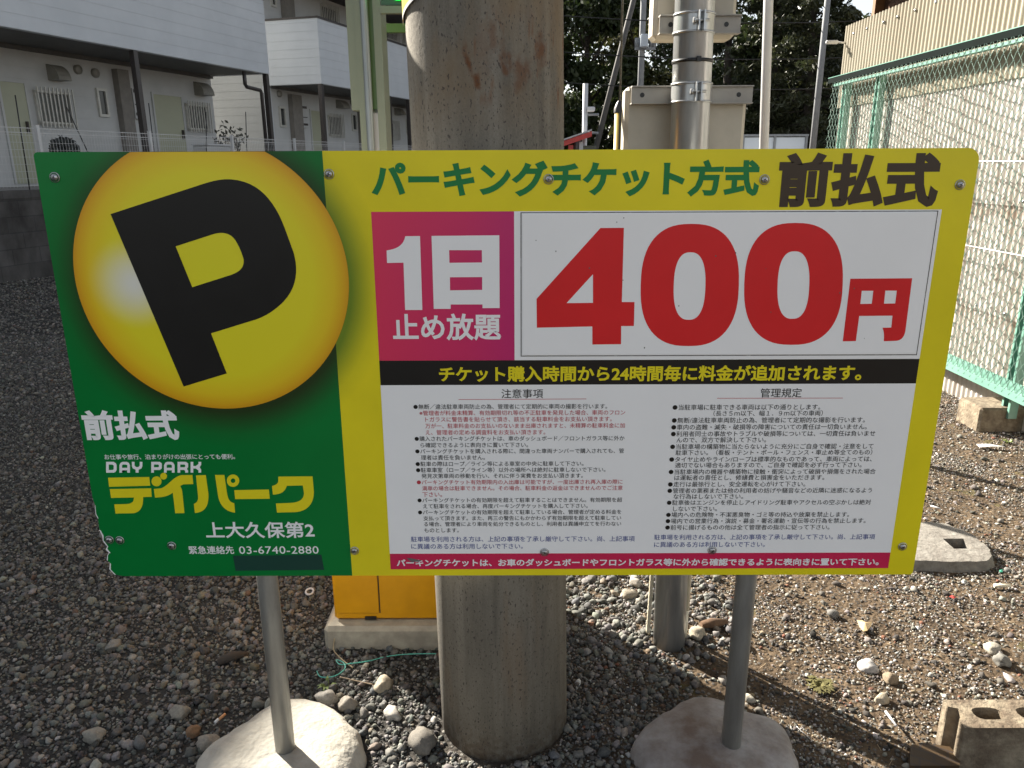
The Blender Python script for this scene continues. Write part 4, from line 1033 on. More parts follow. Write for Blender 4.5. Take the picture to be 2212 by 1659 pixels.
# raised yard and block wall
ry = MB(); tb(ry, -8, 40, offW-0.14, offF-7, -0.1, ZY); kind(ry.build('raised_yard', mat('yard_concrete', (0.30,0.29,0.27),(0.22,0.21,0.2), rough=0.9)))
def block_mat():
    m, t, b = new_mat('stained_block'); L = t.links.new
    tc = t.nodes.new('ShaderNodeTexCoord'); mp = t.nodes.new('ShaderNodeMapping'); mp.inputs['Rotation'].default_value = (0,0,-(math.pi/2-PH)); L(tc.outputs['Object'], mp.inputs[0])
    sp = t.nodes.new('ShaderNodeSeparateXYZ'); L(mp.outputs[0], sp.inputs[0]); cb_ = t.nodes.new('ShaderNodeCombineXYZ'); L(sp.outputs[0], cb_.inputs[0]); L(sp.outputs[2], cb_.inputs[1])
    br = t.nodes.new('ShaderNodeTexBrick'); br.inputs['Scale'].default_value = 1; br.inputs['Brick Width'].default_value = 0.4; br.inputs['Row Height'].default_value = 0.2; br.inputs['Mortar Size'].default_value = 0.006
    br.inputs['Color1'].default_value = (0.085,0.082,0.08,1); br.inputs['Color2'].default_value = (0.055,0.053,0.051,1); br.inputs['Mortar'].default_value = (0.05,0.05,0.05,1); L(cb_.outputs[0], br.inputs['Vector'])
    st = ramp_node(t, [(0.35,(0.45,0.44,0.43)),(0.65,(1.35,1.35,1.35))]); L(noise_node(t, tc.outputs['Object'], 2.2, 5, 0.6, (1,1,0.6)), st.inputs[0])
    mx = t.nodes.new('ShaderNodeMix'); mx.data_type = 'RGBA'; mx.blend_type = 'MULTIPLY'; mx.inputs[0].default_value = 1; L(br.outputs[0], mx.inputs[6]); L(st.outputs[0], mx.inputs[7]); L(mx.outputs[2], b.inputs['Base Color'])
    b.inputs['Roughness'].default_value = 0.95
    bp = t.nodes.new('ShaderNodeBump'); bp.inputs['Strength'].default_value = 0.5; bp.inputs['Distance'].default_value = 0.006; bp.invert = True
    L(br.outputs['Fac'], bp.inputs['Height']); L(bp.outputs[0], b.inputs['Normal']); return m
bw = MB(); tb(bw, -8, 40, offW, offW-0.138, -0.1, WALLTOP-0.10); tb(bw, -8, 40, offW+0.01, offW-0.138, WALLTOP-0.099, WALLTOP)
tag(bw.build('block_wall', block_mat()), 'dark stained concrete block wall holding up the apartment yard', 'wall')
# white welded mesh fence on the wall
MF = thing('mesh_fence', BM @ Vector((6, -offW, WALLTOP)), 'white welded wire mesh fence on the block wall before the apartments', 'fence')
zf = plane(*Z1(1100, 1065), offW-0.07)[1]
t_start, t_end = 2.0, 24.0
pf = MB(); tt = t_start; oo = offW-0.07
while tt < t_end:
    tb(pf, tt-0.0014, tt+0.0014, oo+0.0014, oo-0.0014, WALLTOP+0.03, zf); tt += 0.05
for i, zz in enumerate(np.linspace(WALLTOP+0.05, zf-0.01, 9)): tb(pf, t_start, t_end, oo+0.0065, oo+0.0023, zz-0.0016, zz+0.0016)
for zz in (zf-0.07, zf-0.012): tb(pf, t_start, t_end, oo+0.0105, oo+0.0068, zz-0.004, zz+0.004)
pf.build('wire_mesh', M['white_paint'], MF)
for tt in [plane(*Z1(300,1150), oo)[0] + 2.0*k for k in range(-2, 9)]:
    if t_start < tt < t_end:
        q = MB(); tb(q, tt-0.021, tt+0.021, oo+0.055, oo+0.0125, WALLTOP, zf+0.03); q.build('fence_post', M['white_paint'], MF)
# stakes, potted shrub, box and twiggy shrub in the yard
def yard_pt(cr, x, y, off): t, z = plane(*cr(x, y), off); return t, z
offY = offW-0.45
for i, (xb, yb, xt, yt, lab) in enumerate([(235,1500,122,765,'thin dark rod before the left apartment door'),(705,1220,535,860,'thin leaning dark rod below the barred window nearest the left edge'),(1240,1210,1196,830,'thin dark rod beside the second apartment door'),(1660,1200,1658,900,'thin upright dark rod before the second barred window'),(1985,1195,1976,900,'thin upright dark rod before the plain end wall')]):
    ta, za = yard_pt(Z1, xb, yb, offY); tb2, zb2_ = yard_pt(Z1, xt, yt, offY)
    k = (ZY-za)/(zb2_-za) if i != 0 else (ZY-za)/(zb2_-za)
    p0 = (ta+(tb2-ta)*k, -offY, ZY)
    tag(MB().tube([BM @ Vector(p0), BM @ Vector((tb2, -offY, zb2_))], 0.008, 8).build('garden_stake', M['black']), lab, 'stake', 'thin rods in the apartment yard')
def leafy(mb, c, rad, n, size, mi=0, squash=1.0, rr=None):
    rr = rr or random
    for _ in range(n):
        v = Vector((rr.gauss(0,1), rr.gauss(0,1), rr.gauss(0,1))).normalized()*rad*(rr.random()**0.4); v.z *= squash
        p = Vector(c)+v; a = Vector((rr.gauss(0,1), rr.gauss(0,1), rr.gauss(0,1))).normalized(); b = a.orthogonal().normalized()
        s = size*rr.uniform(0.6,1.3)
        mb.add([p-a*s, p+b*s*0.45, p+a*s, p-b*s*0.45], [(0,1,2,3)], mi)
tS, zS = yard_pt(Z1, 515, 1175, offY-0.6)
ps = thing('potted_shrub', BM @ Vector((tS, -(offY-0.6), ZY)), 'small dark rounded shrub in a pot below the barred window', 'shrub')
m = MB(); leafy(m, BM @ Vector((tS, -(offY-0.6), zS-0.06)), 0.20, 900, 0.045); m.build('foliage', mat('dark_leaf', (0.018,0.022,0.02), (0.03,0.035,0.03), rough=0.5), ps)
m = MB(); m.lathe([(0.0,0.0),(0.13,0.0),(0.17,0.22),(0.15,0.22),(0.14,0.19)], BM @ Vector((tS, -(offY-0.6), ZY)), 16); m.build('pot', M['brown_steel'], ps)
tS, zS = yard_pt(Z1, 1815, 1040, offY-0.6)
ps = thing('twiggy_plant', BM @ Vector((tS, -(offY-0.6), ZY)), 'sparse twiggy plant before the plain end wall between the buildings', 'plant')
m = MB(); rr = random.Random(5)
for _ in range(14):
    x0 = tS+rr.uniform(-.1,.1); q = [(x0, -(offY-0.6), ZY)]
    for k in range(4): q.append((q[-1][0]+rr.uniform(-.12,.14), q[-1][1]+rr.uniform(-.1,.1), q[-1][2]+0.22))
    m.tube([BM @ Vector(p) for p in q], [0.012,0.01,0.008,0.006,0.004], 5)
m.build('stems', mat('twig', (0.08,0.06,0.045)), ps)
m = MB(); leafy(m, BM @ Vector((tS+0.1, -(offY-0.6), ZY+0.85)), 0.35, 130, 0.05); m.build('foliage', mat('dull_leaf', (0.05,0.05,0.035)), ps)
tS, zS = yard_pt(Z1, 1770, 1185, offY-0.4)
m = MB(); m.bbox((tS-0.35,-(offY-0.4),ZY),(tS+0.35,-(offY-0.4)+0.35,zS+0.03),0.02,0,BM); m.box((tS-0.37,-(offY-0.4)-0.02,zS+0.031),(tS+0.37,-(offY-0.4)+0.37,zS+0.06),1,BM)
tag(m.build('outdoor_unit', [M['siding2'], M['white_paint']]), 'pale outdoor unit standing behind the mesh fence, just above the board', 'outdoor unit')

# ================================================================== RIGHT SIDE: chain-link fence, shed
XF, XS = 2.65, 2.79
CF = thing('chain_link_fence', (XF, 3.0, 0), 'tall green chain link fence along the corrugated shed', 'fence')
M['fgreen'] = mat('green_fence_paint', (0.144,0.288,0.230), (0.115,0.245,0.194), rough=0.4, scale=4)
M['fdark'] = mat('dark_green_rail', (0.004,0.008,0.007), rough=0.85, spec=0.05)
M['fwire'] = mat('green_coated_wire', (0.105,0.18,0.15), (0.075,0.135,0.112), rough=0.45)
FY0, FY1 = 0.2, 5.22; ZR1 = 2.03; ZR0 = 0.30
fr = MB(); fr.box((XF+0.0,FY0-0.1,2.060),(XF+0.045,FY1+0.10,2.100)); fr.box((XF-0.002,FY0-0.1,2.1002),(XF+0.047,FY1+0.10,2.105),1); fr.build('top_rail', [M['fdark'], M['fgreen']], CF)  # pale strip on top paints in the rail's lit upper edge
fr = MB(); fr.box((XF+0.012,FY0,2.030),(XF+0.052,FY1,2.048)); fr.build('upper_rail', M['fgreen'], CF)
fr = MB(); fr.box((XF-0.005,FY0,0.215),(XF+0.050,FY1,0.255)); fr.box((XF+0.012,FY0,0.2552),(XF+0.017,FY1,0.305)); fr.build('bottom_rail', M['fgreen'], CF)
for yy in (0.5, 2.46, 4.51, 5.10):
    q = MB(); w2 = 0.034
    for sg in (-1, 1):
        q.box((XF+0.0535, yy+sg*w2-0.0025, 0.08), (XF+0.10, yy+sg*w2+0.0025, 2.05)); q.box((XF+0.053, yy+sg*w2-sg*0.0026-(0.011 if sg > 0 else 0), 0.08), (XF+0.0565, yy+sg*w2-sg*0.0026+(0 if sg > 0 else 0.011), 2.05))
    q.box((XF+0.0965, yy-w2+0.0026, 0.08), (XF+0.10, yy+w2-0.0026, 2.05)); q.build('fence_post', M['fgreen'], CF)
wm = MB(); pitch = 0.060; Hh = ZR1+0.03-0.235
def diag(sgn):
    c = FY0 - Hh - 0.5
    while c < FY1 + Hh:
        y0, z0 = c, 0.235; y1, z1 = c+sgn*Hh*0.72, 0.235+Hh
        if sgn < 0: y0, y1 = c+Hh*0.72, c
        a0, a1 = 0.0, 1.0
        for yl, keep_gt in ((FY0,True),(FY1,False)):
            f0 = (yl-y0)/(y1-y0) if y1 != y0 else 0
            if keep_gt:
                if y1 > y0: a0 = max(a0, f0)
                else: a1 = min(a1, f0)
            else:
                if y1 > y0: a1 = min(a1, f0)
                else: a0 = max(a0, f0)
        if a1 > a0+0.01:
            pa = Vector((XF+0.003*sgn, y0+(y1-y0)*a0, z0+(z1-z0)*a0)); pb_ = Vector((XF+0.003*sgn, y0+(y1-y0)*a1, z0+(z1-z0)*a1))
            ns = max(2, int((pb_-pa).length/0.05)); pts = []
            for i in range(ns+1):
                p = pa.lerp(pb_, i/ns); p.x += 0.003*(1 if i % 2 else -1); pts.append(p)
            wm.tube(pts, 0.0018, 4, cap=False)
        c += pitch
diag(1); diag(-1)
wm.build('wire_mesh', M['fwire'], CF)
tw = MB(); tw.tube([(XF-0.004,FY0,1.42),(XF-0.004,FY1,1.44)], 0.003, 6); tw.tube([(XF-0.004,FY0,0.95),(XF-0.004,FY1,0.97)], 0.003, 6); tw.build('tension_wire', M['white_paint'], CF)
def conc_block(x0, x1, y0, y1, h, name, label, group=None):
    m = MB(); m.bbox((x0,y0,-0.1),(x1,y1,h),0.012); return tag(m.build(name, M['blockc']), label, 'concrete block', group)
M['blockc'] = mat('rough_concrete', (0.24,0.20,0.14), (0.10,0.073,0.048), rough=0.95, scale=16, detail=7, bump=0.9, bscale=60, bdist=0.008)
conc_block(2.56, 2.86, 2.44, 2.66, 0.135, 'foundation_block', 'weathered concrete block carrying a fence post beside the board')
conc_block(2.58, 2.88, 4.40, 4.62, 0.13, 'foundation_block', 'concrete block under the far fence post, hidden behind the board')

SH = thing('shed', (XS, 3, 0), 'corrugated metal shed with a rusty lower wall behind the green fence', 'shed')
def corr_mat(name, c, c2, rust, rscale, rlo, rhi):
    m, t, b = new_mat(name); L = t.links.new
    tc = t.nodes.new('ShaderNodeTexCoord'); P = tc.outputs['Object']
    base = ramp_node(t, [(0.35,c),(0.65,c2)]); L(noise_node(t, P, 2.5, 5, 0.6, (1,1,0.4)), base.inputs[0])
    rr_ = ramp_node(t, [(rlo,(0,0,0)),(rhi,(1,1,1))])
    sp = t.nodes.new('ShaderNodeSeparateXYZ'); L(P, sp.inputs[0]); lap = None
    for zl in (1.15, 0.54):   # rust creeping from the nailed laps
        dz = math_node(t, 'ABSOLUTE', math_node(t, 'SUBTRACT', sp.outputs[2], zl)); q_ = t.nodes.new('ShaderNodeMapRange'); q_.inputs['From Min'].default_value = 0.07; q_.inputs['From Max'].default_value = 0.0; q_.inputs['To Max'].default_value = 0.16; L(dz, q_.inputs['Value'])
        lap = q_.outputs[0] if lap is None else math_node(t, 'ADD', lap, q_.outputs[0])
    L(math_node(t, 'ADD', noise_node(t, P, rscale, 6, 0.7, (1,1,0.3)), lap), rr_.inputs[0])
    L(mixc(t, base.outputs[0], rust, rr_.outputs[0]), b.inputs['Base Color']); b.inputs['Roughness'].default_value = 0.7; b.inputs['Specular IOR Level'].default_value = 0.25
    return m
M['corr_hi'] = corr_mat('cream_corrugated_sheet', (0.367,0.333,0.261), (0.309,0.274,0.208), (0.264,0.165,0.079), 2.2, 0.62, 0.82)
M['corr_lo'] = corr_mat('rusty_corrugated_sheet', (0.492,0.466,0.431), (0.404,0.368,0.325), (0.24,0.175,0.125), 6.5, 0.53, 0.76)
def corrugated(x, y0, y1, z0, z1, pitch, amp, m, name, label=None, mb=None, build=True):
    n = int((y1-y0)/pitch*8); mb = mb or MB(); vs = []; fs = []
    for i in range(n+1):
        y = y0+(y1-y0)*i/n; xx = x + amp*math.sin(2*math.pi*(y-y0)/pitch)
        vs += [(xx,y,z0),(xx,y,z1)]
    fs = [(2*i, 2*i+1, 2*i+3, 2*i+2) for i in range(n)]
    mb.add(vs, fs, 0, True)
    return mb.build(name, m, SH, label) if build else mb
SY1 = 5.40
def nails(mb, x, z):
    yy = 0.3
    while yy < SY1: mb.lathe([(0.012,0.0),(0.011,0.005),(0.005,0.010),(0.0001,0.011)], (x, yy+0.02*math.sin(yy*9), z), 10, 1, (-1,0,0)); yy += 0.245
for za, zb_, dx in ((-0.1, 0.60, 0.020), (0.57, 1.22, 0.014), (1.19, 1.90, 0.008)):
    mb = corrugated(XS+dx, -0.5, SY1-0.02, za, zb_, 0.050, 0.0085, None, '', build=False)
    if za > 0: nails(mb, XS+dx-0.0088, za+0.03)
    mb.build('lower_sheet', [M['corr_lo'], M['screw']], SH, 'rust stained lower corrugated sheet')
mb = corrugated(XS-0.004, -0.5, SY1, 1.87, 2.515, 0.050, 0.0085, None, '', build=False)
nails(mb, XS-0.0128, 2.43); mb.build('upper_sheet', [M['corr_hi'], M['screw']], SH, 'cream upper corrugated sheet')
bk = MB(); bk.box((XS+0.06,-0.5,0),(XS+3.5,SY1-0.06,2.50)); bk.build('frame', mat('dark_timber', (0.045,0.028,0.016),(0.03,0.018,0.010), rough=0.8, scale=6, stretch=(1,1,8)), SH)
bk = MB(); bk.box((XS+0.16,-0.5,2.501),(XS+3.5,SY1-0.25,2.95)); bk.build('gable_board', mat('brown_boards', (0.10,0.045,0.018),(0.06,0.027,0.012), rough=0.8, scale=5, stretch=(1,1,6)), SH)
rf = MB(); rf.box((XS-0.38,-0.8,2.951),(XS+3.8,SY1+0.05,3.08)); rf.build('roof', M['roof'], SH)
M['amber'] = mat('amber_timber',(0.20,0.10,0.035),(0.14,0.065,0.025),rough=0.7,scale=6,stretch=(3,3,0.4))
for yy in (SY1-0.30, 4.3): MB().box((XS+0.085,yy,2.501),(XS+0.158,yy+0.05,2.949)).build('timber_post', M['amber'], SH)
cpz = atX(*Z4(740,290), XS-0.03)
sc_t = thing('security_camera', (XS, SY1, 2.45), 'small white security camera on the far corner of the shed', 'security camera')
MB().tube([(XS-0.012,SY1-0.02,2.385),(XS-0.07,SY1-0.02,2.39)],0.008,10).build('arm', M['white_paint'], sc_t)
mb = MB(); mb.bbox((XS-0.17,SY1-0.04,2.375),(XS-0.07,SY1-0.005,2.405),0.008); mb.build('housing', M['white_paint'], sc_t)

# ================================================================== FAR BACKGROUND
def far_pole(p0, p1, r, m, name, label, cat, group=None):
    return tag(MB().tube([p0, p1], [r, r*0.8], 10).build(name, m), label, cat, group)
M['pole_dark'] = mat('dark_pole', (0.10,0.095,0.09), rough=0.8)
M['pole_grey'] = mat('grey_pole', (0.26,0.27,0.28), rough=0.8)
def line_pt(cr, x, y, Dm): return atD(*cr(x, y), Dm)
D0 = 26
pa, pb_ = line_pt(Z3, 1075, 0, D0), line_pt(Z3, 780, 1160, D0); kk = pb_.z/(pa.z-pb_.z)
p0 = pb_ - (pa-pb_)*kk; p1 = pa + (pa-pb_)*0.5
far_pole(p0, p1, 0.10, M['pole_dark'], 'utility_pole', 'leaning dark pole before the trees, left of the transformer pole', 'utility pole', 'far utility poles')
pc = line_pt(Z3, 1138, 600, 26); TP = thing('utility_pole', (pc.x, pc.y, 0), 'far grey utility pole carrying a white transformer box', 'utility pole', 'far utility poles')
MB().tube([(pc.x,pc.y,0),(pc.x-0.04,pc.y,11)], [0.105,0.08], 12).build('pole', M['pole_grey'], TP)
q0 = line_pt(Z3, 1110, 400, 26); q1 = line_pt(Z3, 1175, 292, 26)
MB().bbox((q0.x,pc.y-0.5,q0.z),(q1.x,pc.y-0.15,q1.z),0.03).build('transformer', mat('pale_blue_grey',(0.50,0.55,0.60),rough=0.4), TP)
q2 = line_pt(Z3, 1075, 400, 26); q3 = line_pt(Z3, 1242, 400, 26)
m = MB(); m.box((q2.x,pc.y-0.28,q2.z-0.05),(q3.x,pc.y-0.18,q2.z+0.03))
for f_ in (0.06,0.16,0.78,0.94): m.tube([(q2.x+(q3.x-q2.x)*f_,pc.y-0.23,q2.z+0.03),(q2.x+(q3.x-q2.x)*f_,pc.y-0.23,q2.z+0.30)],0.05,8)
m.build('crossarm', M['pole_grey'], TP)
pr = line_pt(Z4, 565, 600, 26); RP = thing('utility_pole', (pr.x, pr.y, 0), 'far utility pole beside the corrugated shed, before the cedars', 'utility pole', 'far utility poles')
MB().tube([(pr.x,pr.y,0),(pr.x+0.0,pr.y,10)], [0.10,0.075], 12).build('pole', M['pole_grey'], RP)
m = MB()
for zz in (7.0,6.3): m.box((pr.x-0.9,pr.y-0.2,zz),(pr.x+0.8,pr.y-0.12,zz+0.09))
m.build('crossarm', M['pole_grey'], RP)
for i in range(5):
    z0 = (7.1,6.4,5.6,3.6,4.3)[i]
    pts = [Vector((pc.x-6+ (pr.x+8-pc.x+6)*k/14, pc.y-1, z0 - 0.5*math.sin(math.pi*k/14)+0.15*i)) for k in range(15)]
    tag(MB().tube(pts, 0.016, 5).build('overhead_wire', M['black']), ('topmost','second highest','middle','lowest','second lowest')[i]+' thin overhead wire strung before the dark trees', 'wire', 'overhead wires before the trees')
# antenna mast, red canopy, white shed, blue roof
am = line_pt(Z3, 685, 900, 17); AM = thing('antenna_mast', (am.x, am.y, 0), 'thin pale mast with side arms above the red roofed canopy', 'mast')
zt_m = line_pt(Z3, 685, 672, 17).z
MB().tube([(am.x,am.y,0),(am.x,am.y,zt_m)], 0.055, 10).build('pole', M['white_paint'], AM)
m = MB(); za = line_pt(Z3,740,922,17).z; zb_ = line_pt(Z3,740,1070,17).z; x1_ = line_pt(Z3,797,922,17).x
m.tube([(am.x,am.y,za),(x1_,am.y,za)],0.025,8); m.tube([(am.x,am.y,zb_),(x1_,am.y,zb_)],0.025,8); m.build('side_arm', M['pole_grey'], AM)
zl = line_pt(Z3,715,880,17).z; MB().bbox((am.x+0.03,am.y-0.1,zl-0.05),(am.x+0.2,am.y+0.1,zl+0.05),0.02).build('lamp', M['white_paint'], AM)
ra, rb = line_pt(Z3, 565, 1115, 16), line_pt(Z3, 740, 1055, 16)
RC = thing('red_canopy', (ra.x, ra.y, 0), 'small red edged shelter roof just above the board, right of the concrete pole', 'shelter')
m = MB(); hx = 1.4
vs = [(ra.x-0.6,ra.y,ra.z-0.2),(rb.x,rb.y,rb.z),(rb.x,rb.y+1.5,rb.z),(ra.x-0.6,ra.y+1.5,ra.z-0.2)]
m.add(vs+[(v[0],v[1],v[2]-0.10) for v in vs], [(0,1,2,3),(7,6,5,4),(0,4,5,1),(1,5,6,2),(2,6,7,3),(3,7,4,0)])
m.build('roof', mat('red_edge',(0.62,0.06,0.05),rough=0.4), RC)
m = MB(); m.add([(v[0],v[1],v[2]+0.012) for v in vs]+[(v[0],v[1],v[2]+0.04) for v in vs], [(3,2,1,0),(4,5,6,7),(0,1,5,4),(1,2,6,5),(2,3,7,6),(3,0,4,7)]); m.build('roof_sheet', M['white_paint'], RC)
m = MB(); px_ = line_pt(Z3,574,1140,16).x; m.box((px_-0.05,ra.y+0.1,0),(px_+0.05,ra.y+0.2,ra.z-0.12)); m.build('support', mat('red_edge_post',(0.62,0.06,0.05),rough=0.4), RC)
m = MB(); px_ = line_pt(Z3,658,1140,16).x; m.box((px_-0.04,ra.y+0.1,0),(px_+0.04,ra.y+0.2,rb.z-0.2)); m.build('support', M['white_paint'], RC)
m = MB(); ca_ = line_pt(Z3,615,1125,16); cb__ = line_pt(Z3,690,1125,16); m.bbox((ca_.x,ca_.y+0.5,0),(cb__.x,ca_.y+1.2,ca_.z),0.03); m.box((ca_.x+0.08,ca_.y+0.49,0.9),(ca_.x+0.45,ca_.y+0.499,ca_.z-0.1),1); m.build('kiosk', [M['pole_grey'], M['glass']], RC)
wa, wb_ = line_pt(Z4, 176, 1098, 20), line_pt(Z4, 497, 1180, 20)
WS = thing('panel_fence', (wa.x, wa.y, 0), 'low white panel hoarding beyond the board, right of the white pole', 'hoarding')
m = MB(); m.box((wa.x-2.5,wa.y,0.05),(wb_.x,wa.y+0.05,wa.z-0.02)); m.build('panel', mat('white_blue_panel',(0.62,0.66,0.70),(0.56,0.6,0.64),rough=0.4,scale=1), WS)
m = MB()
xx = wb_.x-0.06
while xx > wa.x-2.5: m.box((xx,wa.y-0.04,0),(xx+0.05,wa.y-0.001,wa.z)); xx -= 0.75
m.box((wa.x-2.5,wa.y-0.06,wa.z+0.001),(wb_.x,wa.y+0.06,wa.z+0.05)); m.build('frame', M['pole_grey'], WS)
def small_car(c, ang, body, label):
    t = thing('parked_car', c, label, 'car'); Mx = Matrix.Translation(c) @ Matrix.Rotation(ang, 4, 'Z')
    prof = [(-2.0,0.35),(-2.05,0.75),(-1.9,0.95),(-1.35,1.02),(-0.9,1.42),(0.5,1.46),(1.35,1.05),(1.95,0.92),(2.05,0.7),(2.0,0.35)]
    m = MB(); vs = []
    for s in (-1,1):
        for x, z in prof: vs.append(Mx @ Vector((x, s*(0.80 if z < 1.1 else 0.64), z)))
    k = len(prof); m.add(vs, [tuple(range(k)), tuple(reversed(range(k,2*k)))] + [(i,k+i,k+(i+1)%k,(i+1)%k) for i in range(k)]); m.build('body', body, t)
    g = MB()
    for s in (-1,1): g.add([Mx @ Vector(p) for p in ((-1.2,s*0.76,1.06),(-0.85,s*0.665,1.37),(0.45,s*0.665,1.40),(1.1,s*0.76,1.08))], [(0,1,2,3)])
    g.build('window', M['glass'], t)
    for x in (-1.25,1.25):
        for s in (-1,1):
            w_ = MB(); w_.lathe([(0.0001,0.0),(0.30,0.0),(0.31,0.09),(0.30,0.18),(0.0001,0.18)], Mx @ Vector((x, s*0.68-0.09, 0.31)), 16, 0, Mx.to_3x3() @ Vector((0,1,0))); w_.build('wheel', M['black'], t)
cc = line_pt(Z4, 640, 1130, 15); small_car(Vector((cc.x+1.1, cc.y, 0.22)), R(10), mat('dark_blue_paint',(0.02,0.03,0.09),rough=0.2), 'dark blue car, its roof just showing left of the green fence')
cc = line_pt(Z4, 330, 1172, 18); small_car(Vector((cc.x, cc.y, 0.12)), R(0), mat('silver_paint',(0.45,0.46,0.46),rough=0.25), 'silver car, its roof just showing before the white hoarding')

# ------------------------------------------------------------------ trees
def leaf_mat(name, c, c2, tr=0.25):
    m, t, b = new_mat(name); L = t.links.new
    tc = t.nodes.new('ShaderNodeTexCoord')
    r = ramp_node(t, [(0.35,c),(0.65,c2)]); L(noise_node(t, tc.outputs['Object'], 1.6, 4), r.inputs[0]); L(r.outputs[0], b.inputs['Base Color'])
    b.inputs['Roughness'].default_value = 0.5; b.inputs['Specular IOR Level'].default_value = 0.4
    tl = t.nodes.new('ShaderNodeBsdfTranslucent'); L(r.outputs[0], tl.inputs[0])
    mx = t.nodes.new('ShaderNodeMixShader'); mx.inputs[0].default_value = tr; L(b.outputs[0], mx.inputs[1]); L(tl.outputs[0], mx.inputs[2])
    L(mx.outputs[0], t.nodes['Material Output'].inputs[0]); return m
M['leaf_a'] = leaf_mat('evergreen_leaf', (0.019,0.033,0.010), (0.042,0.055,0.017)); M['leaf_b'] = leaf_mat('cedar_needles', (0.025,0.034,0.014), (0.052,0.056,0.021)); M['leaf_c'] = leaf_mat('olive_leaf', (0.042,0.049,0.015), (0.070,0.070,0.025))
M['bark'] = mat('bark', (0.06,0.05,0.04), (0.035,0.028,0.022), rough=0.95, scale=8, bump=0.5, bscale=20)
def tree(x, y, h, rad, style, label, seed, n):
    rr = random.Random(seed); nr = np.random.default_rng(seed)
    t = thing({'cedar':'cedar_tree'}.get(style,'evergreen_tree'), (x,y,0), label, 'tree', 'trees behind the car park')
    tk = MB(); tk.tube([(x,y,-0.1),(x+0.1,y,h*0.35),(x-0.05,y+0.1,h*0.7),(x,y,h*0.95)], [h*0.022,h*0.017,h*0.010,0.02], 10)
    blobs = []
    if style == 'cedar':
        nb_ = 60
        for i in range(nb_):
            f = i/nb_; z = h*(0.06+0.92*f); R_ = rad*(1-f)**0.8+0.15; a = i*2.4
            tip = Vector((x+R_*math.cos(a), y+R_*math.sin(a), z-0.15*R_))
            tk.tube([(x,y,z),tip], [0.05,0.01], 5)
            for k in range(4): blobs.append((Vector((x,y,z)).lerp(tip, 0.35+0.2*k), Vector((R_*0.26+0.12, R_*0.26+0.12, 0.18+0.05*R_))))
    else:
        for i in range(26):
            a = rr.uniform(0, 6.28); f = rr.uniform(0.08, 1.0); z = h*f
            R_ = rad*math.sqrt(max(0.05, 1-abs(f-0.45)**2*2.6))*rr.uniform(0.35,0.95)
            c = Vector((x+R_*math.cos(a), y+R_*math.sin(a), z)); blobs.append((c, Vector((rad*0.38,rad*0.38,rad*0.30))*rr.uniform(0.6,1.2)))
            if i < 10: tk.tube([(x,y,z*0.7),c], [0.07,0.02], 5)
    tk.build('trunk', M['bark'], t)
    cs = np.array([b[0][:] for b in blobs]); rs_ = np.array([b[1][:] for b in blobs])
    bi = nr.integers(0, len(blobs), n)
    d = nr.normal(size=(n,3)); d /= np.linalg.norm(d,axis=1)[:,None]; d *= (nr.uniform(size=(n,1))**0.35)
    P = cs[bi] + d*rs_[bi]
    a = nr.normal(size=(n,3)); a /= np.linalg.norm(a,axis=1)[:,None]
    b = np.cross(a, nr.normal(size=(n,3))); b /= np.linalg.norm(b,axis=1)[:,None]
    s = nr.uniform(0.08,0.20,(n,1))*(1.1 if style != 'cedar' else 0.9); wd = 0.5 if style != 'cedar' else 0.3
    V = np.stack([P-a*s, P+b*s*wd, P+a*s, P-b*s*wd], 1).reshape(-1,3)
    me = bpy.data.meshes.new('crown'); me.vertices.add(4*n); me.vertices.foreach_set('co', V.astype(np.float32).ravel())
    me.loops.add(4*n); me.loops.foreach_set('vertex_index', np.arange(4*n, dtype=np.int32)); me.polygons.add(n); me.polygons.foreach_set('loop_start', np.arange(0,4*n,4,dtype=np.int32))
    me.update(calc_edges=True); me.materials.append({'cedar':M['leaf_b'],'broad':M['leaf_a'],'olive':M['leaf_c']}[style])
    o = bpy.data.objects.new('crown', me); COL.objects.link(o); attach(o, t)
def tree_px(px, D_, h, rad, style, label, seed, n=9000):
    n = int(n*1.3)
    p = atD(px, 300, D_); tree(p.x, p.y, h, rad, style, label, seed, n)
tree_px(1150, 42, 10.5, 3.2, 'broad', 'dark evergreen tree mostly hidden behind the concrete pole', 1)
tree_px(1265, 40, 10.2, 3.0, 'broad', 'dark broadleaf evergreen just right of the concrete pole', 2, 12000)
tree_px(1375, 43, 10.0, 3.0, 'olive', 'lighter olive green tree behind the transformer pole', 3, 10000)
tree_px(1455, 46, 13.0, 3.4, 'broad', 'dark evergreen tree behind the galvanised pole', 4, 12000)
tree_px(1560, 40, 12.5, 3.4, 'broad', 'dark evergreen tree between the two beige boxes and the white pole', 5, 12000)
tree_px(1660, 38, 12.5, 2.9, 'cedar', 'dark cedar directly behind the slim white pole', 6, 13000)
tree_px(1735, 36, 11.0, 2.8, 'cedar', 'tall dark cedar left of the far pole by the shed', 7, 13000)
tree_px(1812, 40, 8.2, 2.8, 'cedar', 'shorter cedar with sky above it beside the shed corner', 8, 13000)
tree_px(1890, 44, 8.0, 3.2, 'broad', 'evergreen tree hidden behind the shed', 9, 6000)
tree_px(1330, 52, 11.0, 3.6, 'broad', 'dark evergreen tree in the second row behind the leaning pole', 10, 9000)
tree_px(1500, 54, 12.0, 3.8, 'broad', 'dark evergreen tree in the second row behind the beige boxes', 11, 9000)
tree_px(1620, 52, 12.5, 3.8, 'broad', 'dark evergreen tree in the second row behind the white pole', 12, 9000)
tree_px(1720, 52, 10.0, 3.8, 'broad', 'dark evergreen tree in the second row behind the tall cedar', 13, 9000)
tree_px(1815, 54, 8.0, 3.8, 'broad', 'dark evergreen tree in the second row behind the shorter cedar', 14, 9000)
